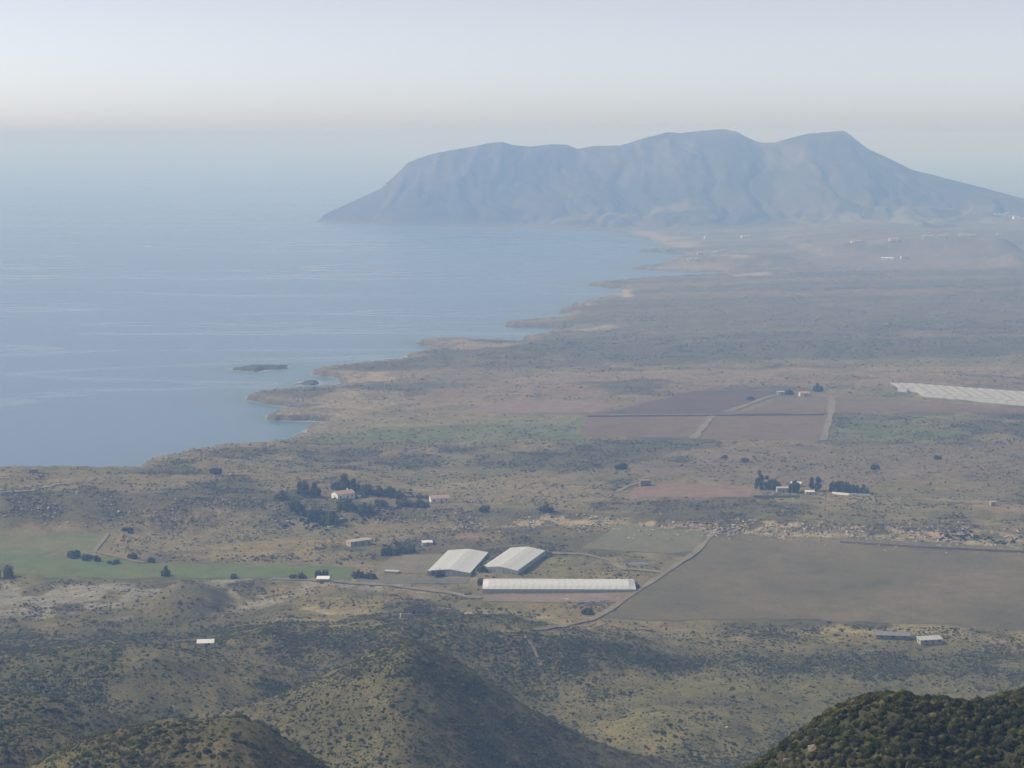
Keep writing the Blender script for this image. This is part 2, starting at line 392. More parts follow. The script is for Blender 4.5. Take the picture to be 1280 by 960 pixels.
class MB:
    def __init__(s): s.v, s.f = [], []
    def poly(s, pts):
        n = len(s.v); s.v += [tuple(p) for p in pts]; s.f.append(tuple(range(n, n+len(pts)))); return s
    def box(s, x0, x1, y0, y1, z0, z1):
        n = len(s.v)
        s.v += [(x0,y0,z0),(x1,y0,z0),(x1,y1,z0),(x0,y1,z0),(x0,y0,z1),(x1,y0,z1),(x1,y1,z1),(x0,y1,z1)]
        s.f += [tuple(n+i for i in q) for q in ((0,3,2,1),(4,5,6,7),(0,1,5,4),(1,2,6,5),(2,3,7,6),(3,0,4,7))]; return s
    def prism(s, ring0, ring1):
        n = len(s.v); k = len(ring0); s.v += [tuple(p) for p in ring0] + [tuple(p) for p in ring1]
        s.f.append(tuple(n+i for i in reversed(range(k)))); s.f.append(tuple(n+k+i for i in range(k)))
        for i in range(k):
            j = (i+1) % k; s.f.append((n+i, n+j, n+k+j, n+k+i))
        return s
    def tube(s, a, b, r0, r1, k=6):
        a = Vector(a); b = Vector(b); d = (b-a).normalized(); u = d.orthogonal().normalized(); w_ = d.cross(u)
        ring = lambda c, r: [c + r*(u*cos(2*pi*i/k) + w_*sin(2*pi*i/k)) for i in range(k)]
        return s.prism(ring(a, r0), ring(b, r1))
    def mesh(s, name, mat):
        me = bpy.data.meshes.new(name); me.from_pydata(s.v, [], s.f); me.update(); me.materials.append(mat); return me
    def build(s, name, mat, parent=None): return add_obj(name, s.mesh(name, mat), parent)

# ------------------------------------------------------------------ sea
NA = 220
az = np.linspace(radians(-38), radians(38), NA)
rr = np.concatenate([np.linspace(700, 1200, 20), 260*1760/np.linspace(380, 40, 300)])
rr = np.concatenate([rr, np.geomspace(rr[-1]*1.06, 45000, 24)])
A, Rr = np.meshgrid(az, rr)
sx, sy = Rr*np.tan(A), Rr
n0, n1 = sx.shape
idx = np.arange(n0*n1).reshape(n0, n1)
F = np.stack([idx[:-1,:-1], idx[:-1,1:], idx[1:,1:], idx[1:,:-1]], -1).reshape(-1, 4)
sea_me = mesh_np('sea', np.stack([sx.ravel(), sy.ravel(), np.zeros(sx.size)], -1), F, [], True)
sh = -poly_sd(COAST, sx.ravel(), sy.ravel())
for I in ISLETS: sh = np.minimum(sh, -poly_sd(I, sx.ravel(), sy.ravel()))
at_ = sea_me.attributes.new('depth', 'FLOAT', 'POINT'); at_.data.foreach_set('value', np.clip(sh, 0, 400).astype(np.float32))
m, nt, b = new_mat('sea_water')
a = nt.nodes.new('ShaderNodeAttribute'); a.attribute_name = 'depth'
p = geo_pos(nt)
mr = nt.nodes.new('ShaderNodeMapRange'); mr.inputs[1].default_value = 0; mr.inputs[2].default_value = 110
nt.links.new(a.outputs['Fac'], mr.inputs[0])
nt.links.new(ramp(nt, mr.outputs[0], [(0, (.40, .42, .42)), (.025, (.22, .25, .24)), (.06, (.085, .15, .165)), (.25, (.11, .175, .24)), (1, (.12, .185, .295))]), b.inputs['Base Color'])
mp = nt.nodes.new('ShaderNodeMapping'); mp.inputs['Scale'].default_value = (.0006, .0030, 1); mp.inputs['Rotation'].default_value = (0, 0, -.12)
nt.links.new(p, mp.inputs[0])
sl = nt.nodes.new('ShaderNodeTexNoise'); sl.inputs['Scale'].default_value = 1.0; sl.inputs['Detail'].default_value = 4; sl.inputs['Distortion'].default_value = 1.6
nt.links.new(mp.outputs[0], sl.inputs['Vector'])
slick = ramp(nt, sl.outputs['Fac'], [(.47, (1,)*3), (.495, (.7,)*3), (.52, (1,)*3)])
n1_ = noise(nt, .35, 4, .65, p); n2_ = noise(nt, .05, 3, .6, p)
ad = nt.nodes.new('ShaderNodeMath'); ad.operation = 'ADD'; nt.links.new(n1_, ad.inputs[0]); nt.links.new(n2_, ad.inputs[1])
bp = nt.nodes.new('ShaderNodeBump'); bp.inputs['Distance'].default_value = .55
st = nt.nodes.new('ShaderNodeMath'); st.operation = 'MULTIPLY'; st.inputs[1].default_value = .06
nt.links.new(slick, st.inputs[0]); nt.links.new(st.outputs[0], bp.inputs['Strength'])
nt.links.new(ad.outputs[0], bp.inputs['Height']); nt.links.new(bp.outputs[0], b.inputs['Normal'])
rg = nt.nodes.new('ShaderNodeMath'); rg.operation = 'MULTIPLY'; rg.inputs[1].default_value = .30
nt.links.new(slick, rg.inputs[0]); nt.links.new(rg.outputs[0], b.inputs['Roughness'])
b.inputs['IOR'].default_value = 1.33
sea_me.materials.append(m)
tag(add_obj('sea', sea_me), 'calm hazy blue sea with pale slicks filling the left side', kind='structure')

# ------------------------------------------------------------------ land: polar grid, finer near the camera
COLS = 700
az = np.linspace(radians(-25), radians(25), COLS)
rows = list(np.linspace(3, 185, 40))
while rows[-1] < 6500:
    d = rows[-1]; rows.append(d + (2.8 if 1440 < d < 1860 else min(max(.95, d*d/(1760*260)*1.25), 34)))
rows += list(np.linspace(6600, 9000, 12))
rows = np.array(rows)
A, Rr = np.meshgrid(az, rows)
GX, GY = Rr*np.tan(A), Rr
fx_, fy_ = GX.ravel(), GY.ravel()
GZ, GS, GFLAT = height(fx_, fy_)

# land cover colours (what the ground is, by place)
C_SOIL = np.array([.205,.168,.103]); C_GRASS = np.array([.165,.147,.080]); C_SCRUB = np.array([.100,.090,.052])
C_PALE = np.array([.34,.30,.245]); C_PINK = np.array([.225,.165,.122]); C_GREEN = np.array([.125,.150,.065]); C_ROCK = np.array([.29,.235,.175])
def lerp(a, b, t): return a*(1-t[:, None]) + b*t[:, None]
n_big = fbm(fx_/160, fy_/120, 5, 101); n_str = fbm(fx_/520, fy_/130, 5, 103); n_med = fbm(fx_/34, fy_/34, 4, 105); n_sm = fbm(fx_/9, fy_/9, 3, 107)
far_ = sstep(1150, 1800, fy_)
sel = n_big*(1-far_) + n_str*far_
cover = lerp(np.tile(C_SOIL, (len(fx_), 1)), np.tile(C_GRASS, (len(fx_), 1)), sstep(.38, .6, n_med))
veg = np.full(len(fx_), .35)
t = sstep(.46, .60, sel + (n_med-.5)*.35)
cover = lerp(cover, C_SCRUB[None], t*.8); veg += t*.5
# far plain: bands of darker scrub alternating with pale fallow strips
band = fbm(fx_/1500 + .12*fbm(fx_/200, fy_/200, 2, 12), fy_/80, 5, 111, .55)
tb = sstep(.50, .58, band)*sstep(1750, 2200, fy_)
cover = lerp(cover, np.array([.115,.104,.066])[None], tb*.6)
tb = sstep(.45, .38, band)*sstep(1700, 2200, fy_)
cover = lerp(cover, (C_PINK*1.0)[None], tb*.6); veg *= 1-.6*tb

def paint(pts, col, soft, amount, z=20, wv=None, wob=18, vegto=None):
    global cover, veg
    P = px_poly(pts, z); xs = [q[0] for q in P]; ys = [q[1] for q in P]; pad = soft+wob+20
    m = (fx_ > min(xs)-pad) & (fx_ < max(xs)+pad) & (fy_ > min(ys)-pad) & (fy_ < max(ys)+pad)
    if not m.any(): return
    d = poly_sd(P, fx_[m], fy_[m]) + (fbm(fx_[m]/28, fy_[m]/28, 4, 130)-.5)*2*wob
    t = sstep(-soft, soft, d)*amount
    if wv is not None: t = t*sstep(wv[0], wv[1], fbm(fx_[m]/wv[2], fy_[m]/wv[2], 4, 133))
    cover[m] = lerp(cover[m], np.asarray(col)[None], t)
    if vegto is not None: veg[m] = veg[m]*(1-t) + vegto*t
# broad painted regions
paint([(0,655),(420,655),(520,640),(600,650),(720,648),(900,655),(1300,680),(1300,664),(1000,650),(700,640),(520,632),(400,620),(200,616),(0,616)], C_SCRUB*.95, 10, .75, 24, vegto=1.3)
paint([(150,650),(420,655),(440,640),(300,628),(200,632)], C_ROCK, 8, .6, 22, (.45,.6,14))
paint([(560,662),(720,656),(900,664),(1050,672),(1290,684),(1290,668),(1050,655),(900,650),(700,645)], C_ROCK*1.25, 6, .95, 24, (.44,.53,8), vegto=.9)
paint([(150,668),(470,672),(470,702),(300,704),(180,698),(140,685)], C_SOIL*1.15, 10, .8, 18, (.3,.5,30), vegto=.45)
paint([(-40,727),(120,728),(330,724),(500,728),(560,742),(400,736),(330,758),(230,775),(120,762),(60,772),(-40,760)], np.array([.27,.255,.24]), 6, .85, 20, (.40,.56,15), vegto=.3)
paint([(230,768),(300,756),(300,748),(286,738),(286,752),(215,766)], C_PALE*1.15, 2, .9, 20, wob=4, vegto=.1)
paint([(380,762),(440,770),(560,768),(680,770),(680,776),(560,780),(420,776)], np.array([.36,.31,.2]), 4, .8, 20, (.35,.55,16), vegto=.3)
paint([(560,745),(760,744),(745,776),(560,772)], C_GRASS*1.15, 6, .6, 20, vegto=.3)
paint([(480,700),(720,690),(840,700),(830,715),(700,725),(480,722)], C_GRASS*1.1, 6, .5, 20, vegto=.6)
paint([(640,697),(720,695),(720,716),(650,714)], np.array([.19,.185,.085]), 5, .7, 20, vegto=.5)
paint([(420,775),(860,778),(900,776),(1300,792),(1300,800),(1000,786),(720,784)], np.array([.25,.215,.13]), 4, .5, 24, (.35,.6,18), vegto=.4)
paint([(1000,786),(1060,770),(1150,768),(1290,788),(1290,806),(1150,800),(1050,795)], np.array([.33,.265,.15]), 8, .8, 24, (.34,.52,26), vegto=.3)
paint([(800,790),(1000,790),(1300,806),(1300,848),(800,842)], C_GRASS*1.05, 8, .65, 22, vegto=.22)
paint([(640,852),(720,843),(800,846),(800,856),(700,862)], np.array([.25,.22,.12]), 5, .6, 32, vegto=.3)
paint([(760,905),(840,890),(930,897),(950,915),(860,905)], np.array([.22,.2,.11]), 5, .6, 32, vegto=.3)
paint([(800,884),(860,872),(980,876),(985,888),(870,890)], C_SCRUB*.7, 3, .9, 22, vegto=3.0)
paint([(240,838),(400,838),(640,822),(640,792),(420,784),(300,795),(240,812)], C_SCRUB*.85, 6, .8, 38, vegto=1.6)
paint([(0,600),(160,598),(420,598),(640,600),(640,592),(420,585),(160,596)], np.array([.235,.2,.125]), 6, .6, 18, (.35,.6,40), vegto=.3)
paint([(280,556),(430,552),(700,560),(850,572),(700,585),(430,580),(250,578)], C_SCRUB, 8, .75, 15, (.34,.5,35), vegto=1.0)
paint([(370,549),(450,533),(730,525),(725,548),(560,552),(390,551)], C_GREEN, 6, .7, 10, (.3,.52,40), vegto=.15)
paint([(430,520),(560,517),(720,519),(700,530),(450,534)], np.array([.22,.19,.11]), 5, .6, 10, vegto=.2)
paint([(430,516),(560,480),(700,462),(1300,456),(1300,480),(900,484),(760,508),(560,516)], C_PINK*1.05, 10, .8, 10, (.25,.5,60), vegto=.15)
paint([(450,465),(600,458),(900,462),(1300,452),(1300,466),(800,474),(480,478)], np.array([.25,.2,.14]), 6, .5, 10, vegto=.1)
paint([(700,476),(850,474),(850,479),(720,481)], C_SCRUB, 5, .8, 10, vegto=1)
paint([(315,504),(440,490),(470,512),(430,520),(360,510)], C_ROCK, 6, .6, 6, vegto=.4)
paint([(420,486),(500,488),(520,500),(460,512)], C_ROCK*1.05, 6, .5, 6, vegto=.3)
paint([(400,470),(470,462),(520,470),(430,482)], C_ROCK*1.15, 5, .8, 6, (.35,.5,20), vegto=.3)
paint([(1043,520),(1300,522),(1300,545),(1050,552)], C_GREEN*.95, 6, .65, 15, (.35,.6,40), vegto=.2)
paint([(860,560),(1300,552),(1300,604),(960,606),(700,596)], np.array([.185,.150,.112]), 8, .85, 16, vegto=.12)
paint([(820,572),(862,568),(880,572),(850,578)], C_GREEN*.9, 3, .9, 14, vegto=1.2, wob=5)
paint([(440,602),(640,606),(800,612),(800,624),(560,626),(460,612)], np.array([.235,.195,.13]), 5, .7, 22, (.3,.5,40), vegto=.25)
paint([(950,625),(1230,624),(1290,634),(1290,628),(1100,620)], np.array([.28,.23,.15]), 4, .6, 24, (.35,.55,20), vegto=.3)
paint([(1200,632),(1300,634),(1300,642),(1210,640)], np.array([.26,.19,.13]), 3, .8, 24, vegto=.1)
paint([(1020,314),(1300,312),(1300,334),(1050,336),(1000,326)], np.array([.225,.185,.15]), 30, .75, 20, (.2,.5,120), vegto=.05)
paint([(560,424),(660,430),(560,440)], C_ROCK*1.1, 8, .7, 5)
paint([(720,412),(760,404),(780,408),(740,414)], C_PALE, 8, .8, 5)
paint([(770,366),(785,362),(792,366),(780,372)], C_PALE*1.2, 8, .9, 5)
paint([(912,344),(960,340),(960,345),(930,347)], C_PALE*1.1, 8, .9, 5)
paint([(760,289),(800,296),(830,306),(850,310),(900,306),(860,298),(800,288)], C_PALE*.95, 22, .8, 5, (.3,.55,60), vegto=.2)
paint([(850,322),(880,328),(930,328),(900,323)], C_PALE*1.15, 10, .9, 5)
paint([(640,405),(720,400),(720,394),(660,401)], C_ROCK, 8, .7, 5)
paint([(780,335),(900,338),(920,333),(850,331)], C_ROCK*1.1, 10, .8, 5)
# hills: olive scrub on soil, each side what grows there
hill = sstep(840, 760, fy_)
cover = lerp(cover, np.array([.112,.106,.058])[None], hill*.8); op = sstep(.44, .58, fbm(fx_/46, fy_/46, 4, 171))
cover = lerp(cover, np.array([.185,.158,.092])[None], hill*(1-op)*.4)
veg = veg*(1-hill) + hill*(.22 + 1.3*op*sstep(.36, .55, n_big))
for R, am in ((R_LEFT, 1.1), (R_CONE, 1.0), (R_L6, 1.0), (R_L7, 1.0), (R_NEAR, 1.4), (R_DARK, 2.0)):
    on = sstep(-5, 2, R.h(fx_, fy_, 0) - GZ + 2)*(fy_ < 800)*((fy_ < 782) if R is R_DARK else 1)
    cover = lerp(cover, (C_SCRUB*(1.1 if R is not R_NEAR else .8))[None], on*(.6 if R is not R_NEAR else .9)); veg = veg*(1-on) + on*(1.15*am)*(.45+.8*op)
for R in (R_K8, R_K9):
    on = sstep(-4, 1, R.h(fx_, fy_, 0) - GZ + 1)
    cover = lerp(cover, np.array([.205,.182,.10])[None], on*.6); veg = veg*(1-on*.6)
on = sstep(-3, 1, R_MOUND.h(fx_, fy_, 0) - GZ + 1)*(np.abs(fx_+175) < 60)
cover = lerp(cover, (C_SCRUB*1.25)[None], on*.8)
nb_ = sstep(285, 262, fy_); cover = lerp(cover, np.array([.062,.058,.036])[None], nb_*.9)
# coast: bare rock and a thin rim, its colour darkened as shade on the cliff faces
edge = sstep(26, 3, GS + (n_med-.5)*20)*(GS > -40)
cover = lerp(cover, C_ROCK[None], edge*.6); veg *= 1-.8*edge
rim = sstep(9, 2, GS)*(GS > -30); cover = lerp(cover, np.array([.10,.085,.068])[None], rim*.75)
isr = (GS < -8); cover[isr] = np.array([.10,.088,.07])
cover *= (.82 + .36*n_sm)[:, None]*np.array([1.03, 1.0, .86])[None]
veg *= (1-GFLAT)*(GZ > 1)*(poly_sd(POND, fx_, fy_) < -3)

nr, nc = GX.shape
idx = np.arange(nr*nc).reshape(nr, nc)
FQ = np.stack([idx[:-1,:-1], idx[:-1,1:], idx[1:,1:], idx[1:,:-1]], -1).reshape(-1, 4)
zc_ = GZ[FQ].max(1); cx_ = fx_[FQ].mean(1); cyy = fy_[FQ].mean(1); zm_ = GZ[FQ].mean(1)
keep = zc_ > -2.5
def reg(R, y0, y1, off=1.0): return (R.h(cx_, cyy, 0) > zm_-off-4) & (cyy > y0) & (cyy < y1)
region = np.zeros(len(FQ), int)
for k, (R, y0, y1) in enumerate([(R_L5,600,760),(R_L6,520,620),(R_L7,450,545),(R_K8,700,790),(R_K9,640,720),(R_DARK,725,800),(R_MOUND,870,920),(R_CONE,520,680),(R_LEFT,380,470),(R_NEAR,205,275)]):
    region[reg(R, y0, y1)] = k+1
isl = np.zeros(len(FQ), bool)
for I in ISLETS:
    mx, my = np.mean([p_[0] for p_ in I]), np.mean([p_[1] for p_ in I]); isl |= (np.hypot(cx_-mx, cyy-my) < 75) & (GS[FQ].mean(1) < -8)
region[isl] = 11
VALL = np.stack([fx_, fy_, GZ], -1)
REG = [('coastal_plain','dry coastal plain of scrub, fallow strips and low terraces'),('rolling_hill','rounded olive hill at the left behind the bushy spurs'),('scrub_spur','upper dark spur cut off by the left edge'),
 ('scrub_spur','lower dark spur cut off by the left edge'),('grassy_knoll','broad tan knoll in front of the grassy slope'),('grassy_knoll','small pale knoll beside the near dark hill'),('dark_ridge','long dark bushy ridge below the ruined house'),
 ('earth_mound','low round mound on the pale badland soil'),('conical_hill','conical scrub hill in the middle foreground'),('bushy_hill','bushy rounded hill at the bottom left'),('near_hill','dark nearest hill at the bottom right'),('rock_islet','flat dark rock islets off the coast')]
for k, (nm, lb) in enumerate(REG):
    f = FQ[keep & (region == k)]
    if not len(f): continue
    u, inv = np.unique(f, return_inverse=True)
    me = mesh_np(nm, VALL[u], inv.reshape(-1, 4), [M['ground']], True)
    ca = me.color_attributes.new('cover', 'FLOAT_COLOR', 'POINT')
    ca.data.foreach_set('color', np.concatenate([np.clip(cover[u], 0, 1), np.ones((len(u), 1))], 1).astype(np.float32).ravel())
    tag(add_obj(nm, me), lb, kind='structure')

# cape
cxs = np.arange(CAPE_X[0]-60, CAPE_X[-1]+300, 8.0); cys = np.arange(4150, 6250, 9.0)
X, Y = np.meshgrid(cxs, cys); xr, yr = X.ravel(), Y.ravel()
CZ = cape_h(xr, yr)
nr, nc = X.shape; idx = np.arange(nr*nc).reshape(nr, nc)
F = np.stack([idx[:-1,:-1], idx[:-1,1:], idx[1:,1:], idx[1:,:-1]], -1).reshape(-1, 4)
F = F[CZ[F].max(1) > -6]
u, inv = np.unique(F, return_inverse=True)
me = mesh_np('headland', np.stack([xr, yr, CZ], -1)[u], inv.reshape(-1, 4), [M['ground']], True)
xr, yr, cz = xr[u], yr[u], CZ[u]
cc = lerp(np.tile(C_SCRUB*.6, (len(xr), 1)), C_SOIL[None]*.55, sstep(.42, .62, fbm(xr/180, yr/180, 5, 201)))
cc = lerp(cc, C_ROCK[None]*.8, sstep(.50, .62, fbm(xr/26, yr/120, 5, 203))*sstep(90, 190, cz)*.5)
cc = lerp(cc, C_SOIL[None]*1.0, sstep(.45,.6,fbm(xr/220, yr/90, 4, 207))*sstep(110, 40, cz)*sstep(-200,200,xr)*.8)
cc = lerp(cc, C_ROCK[None]*.6, sstep(14, 3, cz)*.7)
ca = me.color_attributes.new('cover', 'FLOAT_COLOR', 'POINT')
ca.data.foreach_set('color', np.concatenate([cc, np.ones((len(xr), 1))], 1).astype(np.float32).ravel())
tag(add_obj('headland', me), 'long hazy blue mountain headland across the bay', kind='structure')

# ------------------------------------------------------------------ fields and tracks: draped sheets
FM = {
 'fallow': field_mat('fallow_soil', (.118,.106,.058), (.178,.144,.082), .22, .014, 1.35),
 'stubble': field_mat('stubble_soil', (.175,.15,.095), (.17,.17,.085), .9, .03, .3),
 'tan': field_mat('dry_grass_soil', (.215,.175,.115), (.19,.165,.10), .9, .04, 1.1),
 'green': field_mat('thin_crop', (.122,.145,.048), (.18,.162,.075), None, .02),
 'crop': field_mat('green_crop', (.112,.148,.044), (.148,.160,.062), .8, .03, 1.4),
 'plough': field_mat('ploughed_earth', (.158,.112,.068), (.185,.132,.082), .5, .02, .25),
 'ploughdark': field_mat('dark_ploughed_earth', (.105,.072,.048), (.135,.094,.062), .5, .02, .25),
 'red': field_mat('red_earth', (.225,.145,.10), (.25,.17,.12), .6, .03, 1.4),
 'redfar': field_mat('pale_red_earth', (.24,.165,.125), (.22,.16,.115), .5, .03, 1.4),
 'strip': field_mat('bare_strip', (.21,.16,.12), (.235,.185,.135), None, .05),
 'grey': field_mat('grey_soil', (.15,.14,.115), (.18,.165,.13), .8, .03, 1.5),
}
def drape(name, P, mat, label, lift=.18, step=5.0):
    xs = [q[0] for q in P]; ys = [q[1] for q in P]
    bm = bmesh.new(); vs_ = [bm.verts.new((q[0], q[1], 0)) for q in P]; bm.faces.new(vs_)
    def cuts(lo, hi, n, ax):
        for c in np.linspace(lo, hi, n+2)[1:-1]:
            bmesh.ops.bisect_plane(bm, geom=bm.verts[:]+bm.edges[:]+bm.faces[:], plane_co=(c, c, 0), plane_no=ax)
    cuts(min(xs), max(xs), min(60, int((max(xs)-min(xs))/step)), (1, 0, 0))
    cuts(min(ys), max(ys), min(60, int((max(ys)-min(ys))/step)), (0, 1, 0))
    co = np.array([v.co[:] for v in bm.verts]); z = height(co[:, 0], co[:, 1])[0] + lift
    for v, q in zip(bm.verts, z): v.co.z = q
    bmesh.ops.triangulate(bm, faces=bm.faces[:])
    me = bpy.data.meshes.new(name); bm.to_mesh(me); bm.free(); me.materials.append(mat)
    for f in me.polygons:
        if f.normal.z < 0: f.flip()
    return tag(add_obj(name, me), label, kind='structure')
FL = ['wide grey-brown fallow field at the right', 'stubble field behind the pond', 'tan field left of the white greenhouses', 'thin green field at the left edge', 'long green crop strip along the track',
 'dark ploughed field, farthest of the block', 'brown ploughed field at the left front of the block', 'brown ploughed field at the right front of the block', 'small ploughed field below the field shed', 'narrow ploughed field beside the far greenhouse',
 'red earth field beside the stone hut', 'pale red field by the far ploughed block', 'bare strip of earth in front of the long greenhouse', 'grey strip of soil left of the long greenhouse']
FNM = {'fallow':'fallow_field','stubble':'stubble_field','tan':'dry_field','green':'green_field','crop':'crop_field','plough':'ploughed_field','ploughdark':'ploughed_field','red':'red_field','redfar':'red_field','strip':'bare_field','grey':'bare_field'}
def rag(P, amt=2.2, step=9):
    out = []
    for i in range(len(P)):
        a = np.array(P[i]); b_ = np.array(P[(i+1) % len(P)]); L = np.linalg.norm(b_-a); n = max(1, int(L/step))
        nrm = np.array([-(b_-a)[1], (b_-a)[0]])/max(L, 1e-6)
        for k in range(n):
            q = a + (b_-a)*k/n
            out.append(tuple(q + nrm*(float(fbm(np.array([q[0]/14]), np.array([q[1]/14]), 3, 88)[0])-.5)*2*amt))
    return out
for (k, P), lb in zip(FIELDS, FL): drape(FNM[k], rag(P, 2.0 if k not in ('fallow','crop','green') else 7.0), FM[k], lb)

TM = field_mat('track_dust', (.19,.162,.112), (.24,.205,.148), None, .08)
def track(pts, w_, label, name='dirt_track', lift=.5, z=None):
    P = [at(a, b) for a, b in pts]
    Q = []
    for i in range(len(P)-1):
        n = max(2, int((P[i+1]-P[i]).length/6))
        for k in range(n): Q.append(P[i].lerp(P[i+1], k/n))
    Q.append(P[-1]); V = []
    for i, q in enumerate(Q):
        d = (Q[min(i+1, len(Q)-1)]-Q[max(i-1, 0)]); d.z = 0; d.normalize(); s = Vector((-d.y, d.x, 0))
        wob = 1 + .9*(float(vnoise(np.array([i*.33]), np.array([q.x*.1]), 4)[0])-.5)
        for e in (-1, -.33, .33, 1):
            c = q + s*(w_*.5*e*wob); V.append((c.x, c.y, hz(c.x, c.y)+lift))
    n = len(Q); F = [(4*i+j, 4*i+j+1, 4*i+j+5, 4*i+j+4) for i in range(n-1) for j in range(3)]
    me = bpy.data.meshes.new(name); me.from_pydata(V, [], F); me.update(); me.materials.append(TM)
    for f in me.polygons:
        if f.normal.z < 0: f.flip()
    return tag(add_obj(name, me), label, kind='structure')
track([(668,788),(705,783),(738,775),(770,757),(802,736),(835,714),(868,692),(886,673),(893,668)], 3.4, 'pale dirt track along the left edge of the fallow field')
track([(866,549),(879,534),(892,519)], 6, 'pale track between the two front ploughed fields')
track([(1029,551),(1035,530),(1039,516),(1040,497)], 6, 'pale track along the right end of the ploughed block')
track([(905,516),(932,507),(962,496),(985,492)], 6, 'pale track climbing to the field shed')
track([(135,667),(124,682),(118,690),(150,698),(180,704)], 2.4, 'curved pale track beside the thin green field')
track([(340,724),(420,727),(470,731),(520,736),(560,741),(602,748)], 5, 'grey track below the crop strip')
track([(0,616),(40,614),(75,605)], 4, 'pale path on the coastal rise at the left edge')
track([(690,692),(730,693),(760,700),(778,712),(830,716)], 4, 'track from the greenhouses to the pond')
track([(770,616),(785,608),(798,604)], 4, 'short track to the stone hut')
track([(655,795),(668,812),(676,832)], 1.3, 'faint path down the bushy slope', lift=.25)

# pond
pm, nt, b = new_mat('pond_water'); b.inputs['Base Color'].default_value = (.10,.13,.15,1); b.inputs['Roughness'].default_value = .08
pz = np.mean([hz(*q) for q in POND])
mb = MB(); mb.poly([(q[0], q[1], hz(np.mean([r[0] for r in POND]), np.mean([r[1] for r in POND]))+.6) for q in POND])
o = mb.build('pond', pm); tag(o, 'small blue irrigation pond right of the white greenhouses', kind='structure')

# ------------------------------------------------------------------ greenery prototypes
def blob_mesh(name, seed, mat, leaves=70, sub=1, flat=.7, leaf=.34):
    """uneven bush: lumpy core with leaf sprays standing off it; radius about 1"""
    r = np.random.default_rng(seed); bm = bmesh.new()
    bmesh.ops.create_icosphere(bm, subdivisions=sub, radius=.72)
    ph = r.random(6)*6
    for v in bm.verts:
        c = v.co; k = 1 + .22*sin(3.1*c.x+ph[0]) + .2*sin(3.7*c.y+ph[1]) + .18*sin(4.3*c.z+ph[2]) + r.normal()*.09
        v.co = Vector((c.x*k, c.y*k, max(c.z*k*flat + .32, -.25)))
    for i in range(leaves):
        d = r.normal(size=3); d /= np.linalg.norm(d); d[2] = abs(d[2])*1.0 - .12
        rad = .62 + .36*r.random(); c = np.array([d[0], d[1], d[2]*flat])*rad + np.array([0, 0, .32])
        u = r.normal(size=3); u /= np.linalg.norm(u); wv = np.cross(u, r.normal(size=3)); wv /= np.linalg.norm(wv)+1e-6
        s = leaf*(.6+.7*r.random())
        q = [c-u*s, c+wv*s*.55+u*s*.1, c+u*s, c-wv*s*.5]
        bm.faces.new([bm.verts.new(p_) for p_ in q])
    me = bpy.data.meshes.new(name); bm.to_mesh(me); bm.free(); me.materials.append(mat); return me

def rock_mesh(name, seed, mat):
    r = np.random.default_rng(seed); bm = bmesh.new(); bmesh.ops.create_icosphere(bm, subdivisions=1, radius=1)
    for v in bm.verts:
        k = 1 + r.normal()*.22; v.co = Vector((v.co.x*k*1.2, v.co.y*k*.8, v.co.z*k*.6+.2))
    me = bpy.data.meshes.new(name); bm.to_mesh(me); bm.free(); me.materials.append(mat); return me

def scatter(name, pts, scl, rot, which, protos, label, cat):
    me = bpy.data.meshes.new(name); me.vertices.add(len(pts)); me.vertices.foreach_set('co', np.asarray(pts, np.float32).ravel())
    for nm, v, ty, key in (('size', scl, 'FLOAT', 'value'), ('turn', rot, 'FLOAT', 'value'), ('pick', which, 'INT', 'value')):
        a = me.attributes.new(nm, ty, 'POINT'); a.data.foreach_set(key, np.asarray(v, np.float32 if ty == 'FLOAT' else np.int32))
    o = add_obj(name, me)
    ng = bpy.data.node_groups.new(name, 'GeometryNodeTree')
    ng.interface.new_socket('Geometry', in_out='INPUT', socket_type='NodeSocketGeometry')
    ng.interface.new_socket('Geometry', in_out='OUTPUT', socket_type='NodeSocketGeometry')
    N = ng.nodes; L = ng.links
    gi, go = N.new('NodeGroupInput'), N.new('NodeGroupOutput'); ip = N.new('GeometryNodeInstanceOnPoints'); L.new(gi.outputs[0], ip.inputs['Points'])
    g2 = N.new('GeometryNodeGeometryToInstance')
    for pm_ in reversed(protos):
        oi = N.new('GeometryNodeObjectInfo'); oi.inputs[0].default_value = pm_; L.new(oi.outputs['Geometry'], g2.inputs[0])
    L.new(g2.outputs[0], ip.inputs['Instance']); ip.inputs['Pick Instance'].default_value = True
    def attr(n, t):
        a = N.new('GeometryNodeInputNamedAttribute'); a.data_type = t; a.inputs[0].default_value = n; return a.outputs[0]
    L.new(attr('pick', 'INT'), ip.inputs['Instance Index'])
    cb = N.new('ShaderNodeCombineXYZ'); L.new(attr('turn', 'FLOAT'), cb.inputs[2])
    er = N.new('FunctionNodeEulerToRotation'); L.new(cb.outputs[0], er.inputs[0]); L.new(er.outputs[0], ip.inputs['Rotation'])
    L.new(attr('size', 'FLOAT'), ip.inputs['Scale']); L.new(ip.outputs[0], go.inputs[0])
    md = o.modifiers.new('scatter', 'NODES'); md.node_group = ng
    return tag(o, label, cat, kind='stuff')

P_SCRUB = [bpy.data.objects.new('scrub_form', blob_mesh('scrub_form', 300+i, M['scrub'], 26, 1, .5, .4)) for i in range(5)]
P_HILL = [bpy.data.objects.new('hill_scrub_form', blob_mesh('hill_scrub_form', 340+i, M['hillscrub'], 60, 1, .55, .36)) for i in range(5)]
NEARM = [blob_mesh('shrub_form', 380+i, M['nearscrub'], 420, 2, .8, .17) for i in range(6)]
P_NEAR = [bpy.data.objects.new('near_scrub_form', m_) for m_ in NEARM]
P_ROCK = [bpy.data.objects.new('rock_form', rock_mesh('rock_form', 420+i, M['rock'])) for i in range(4)]

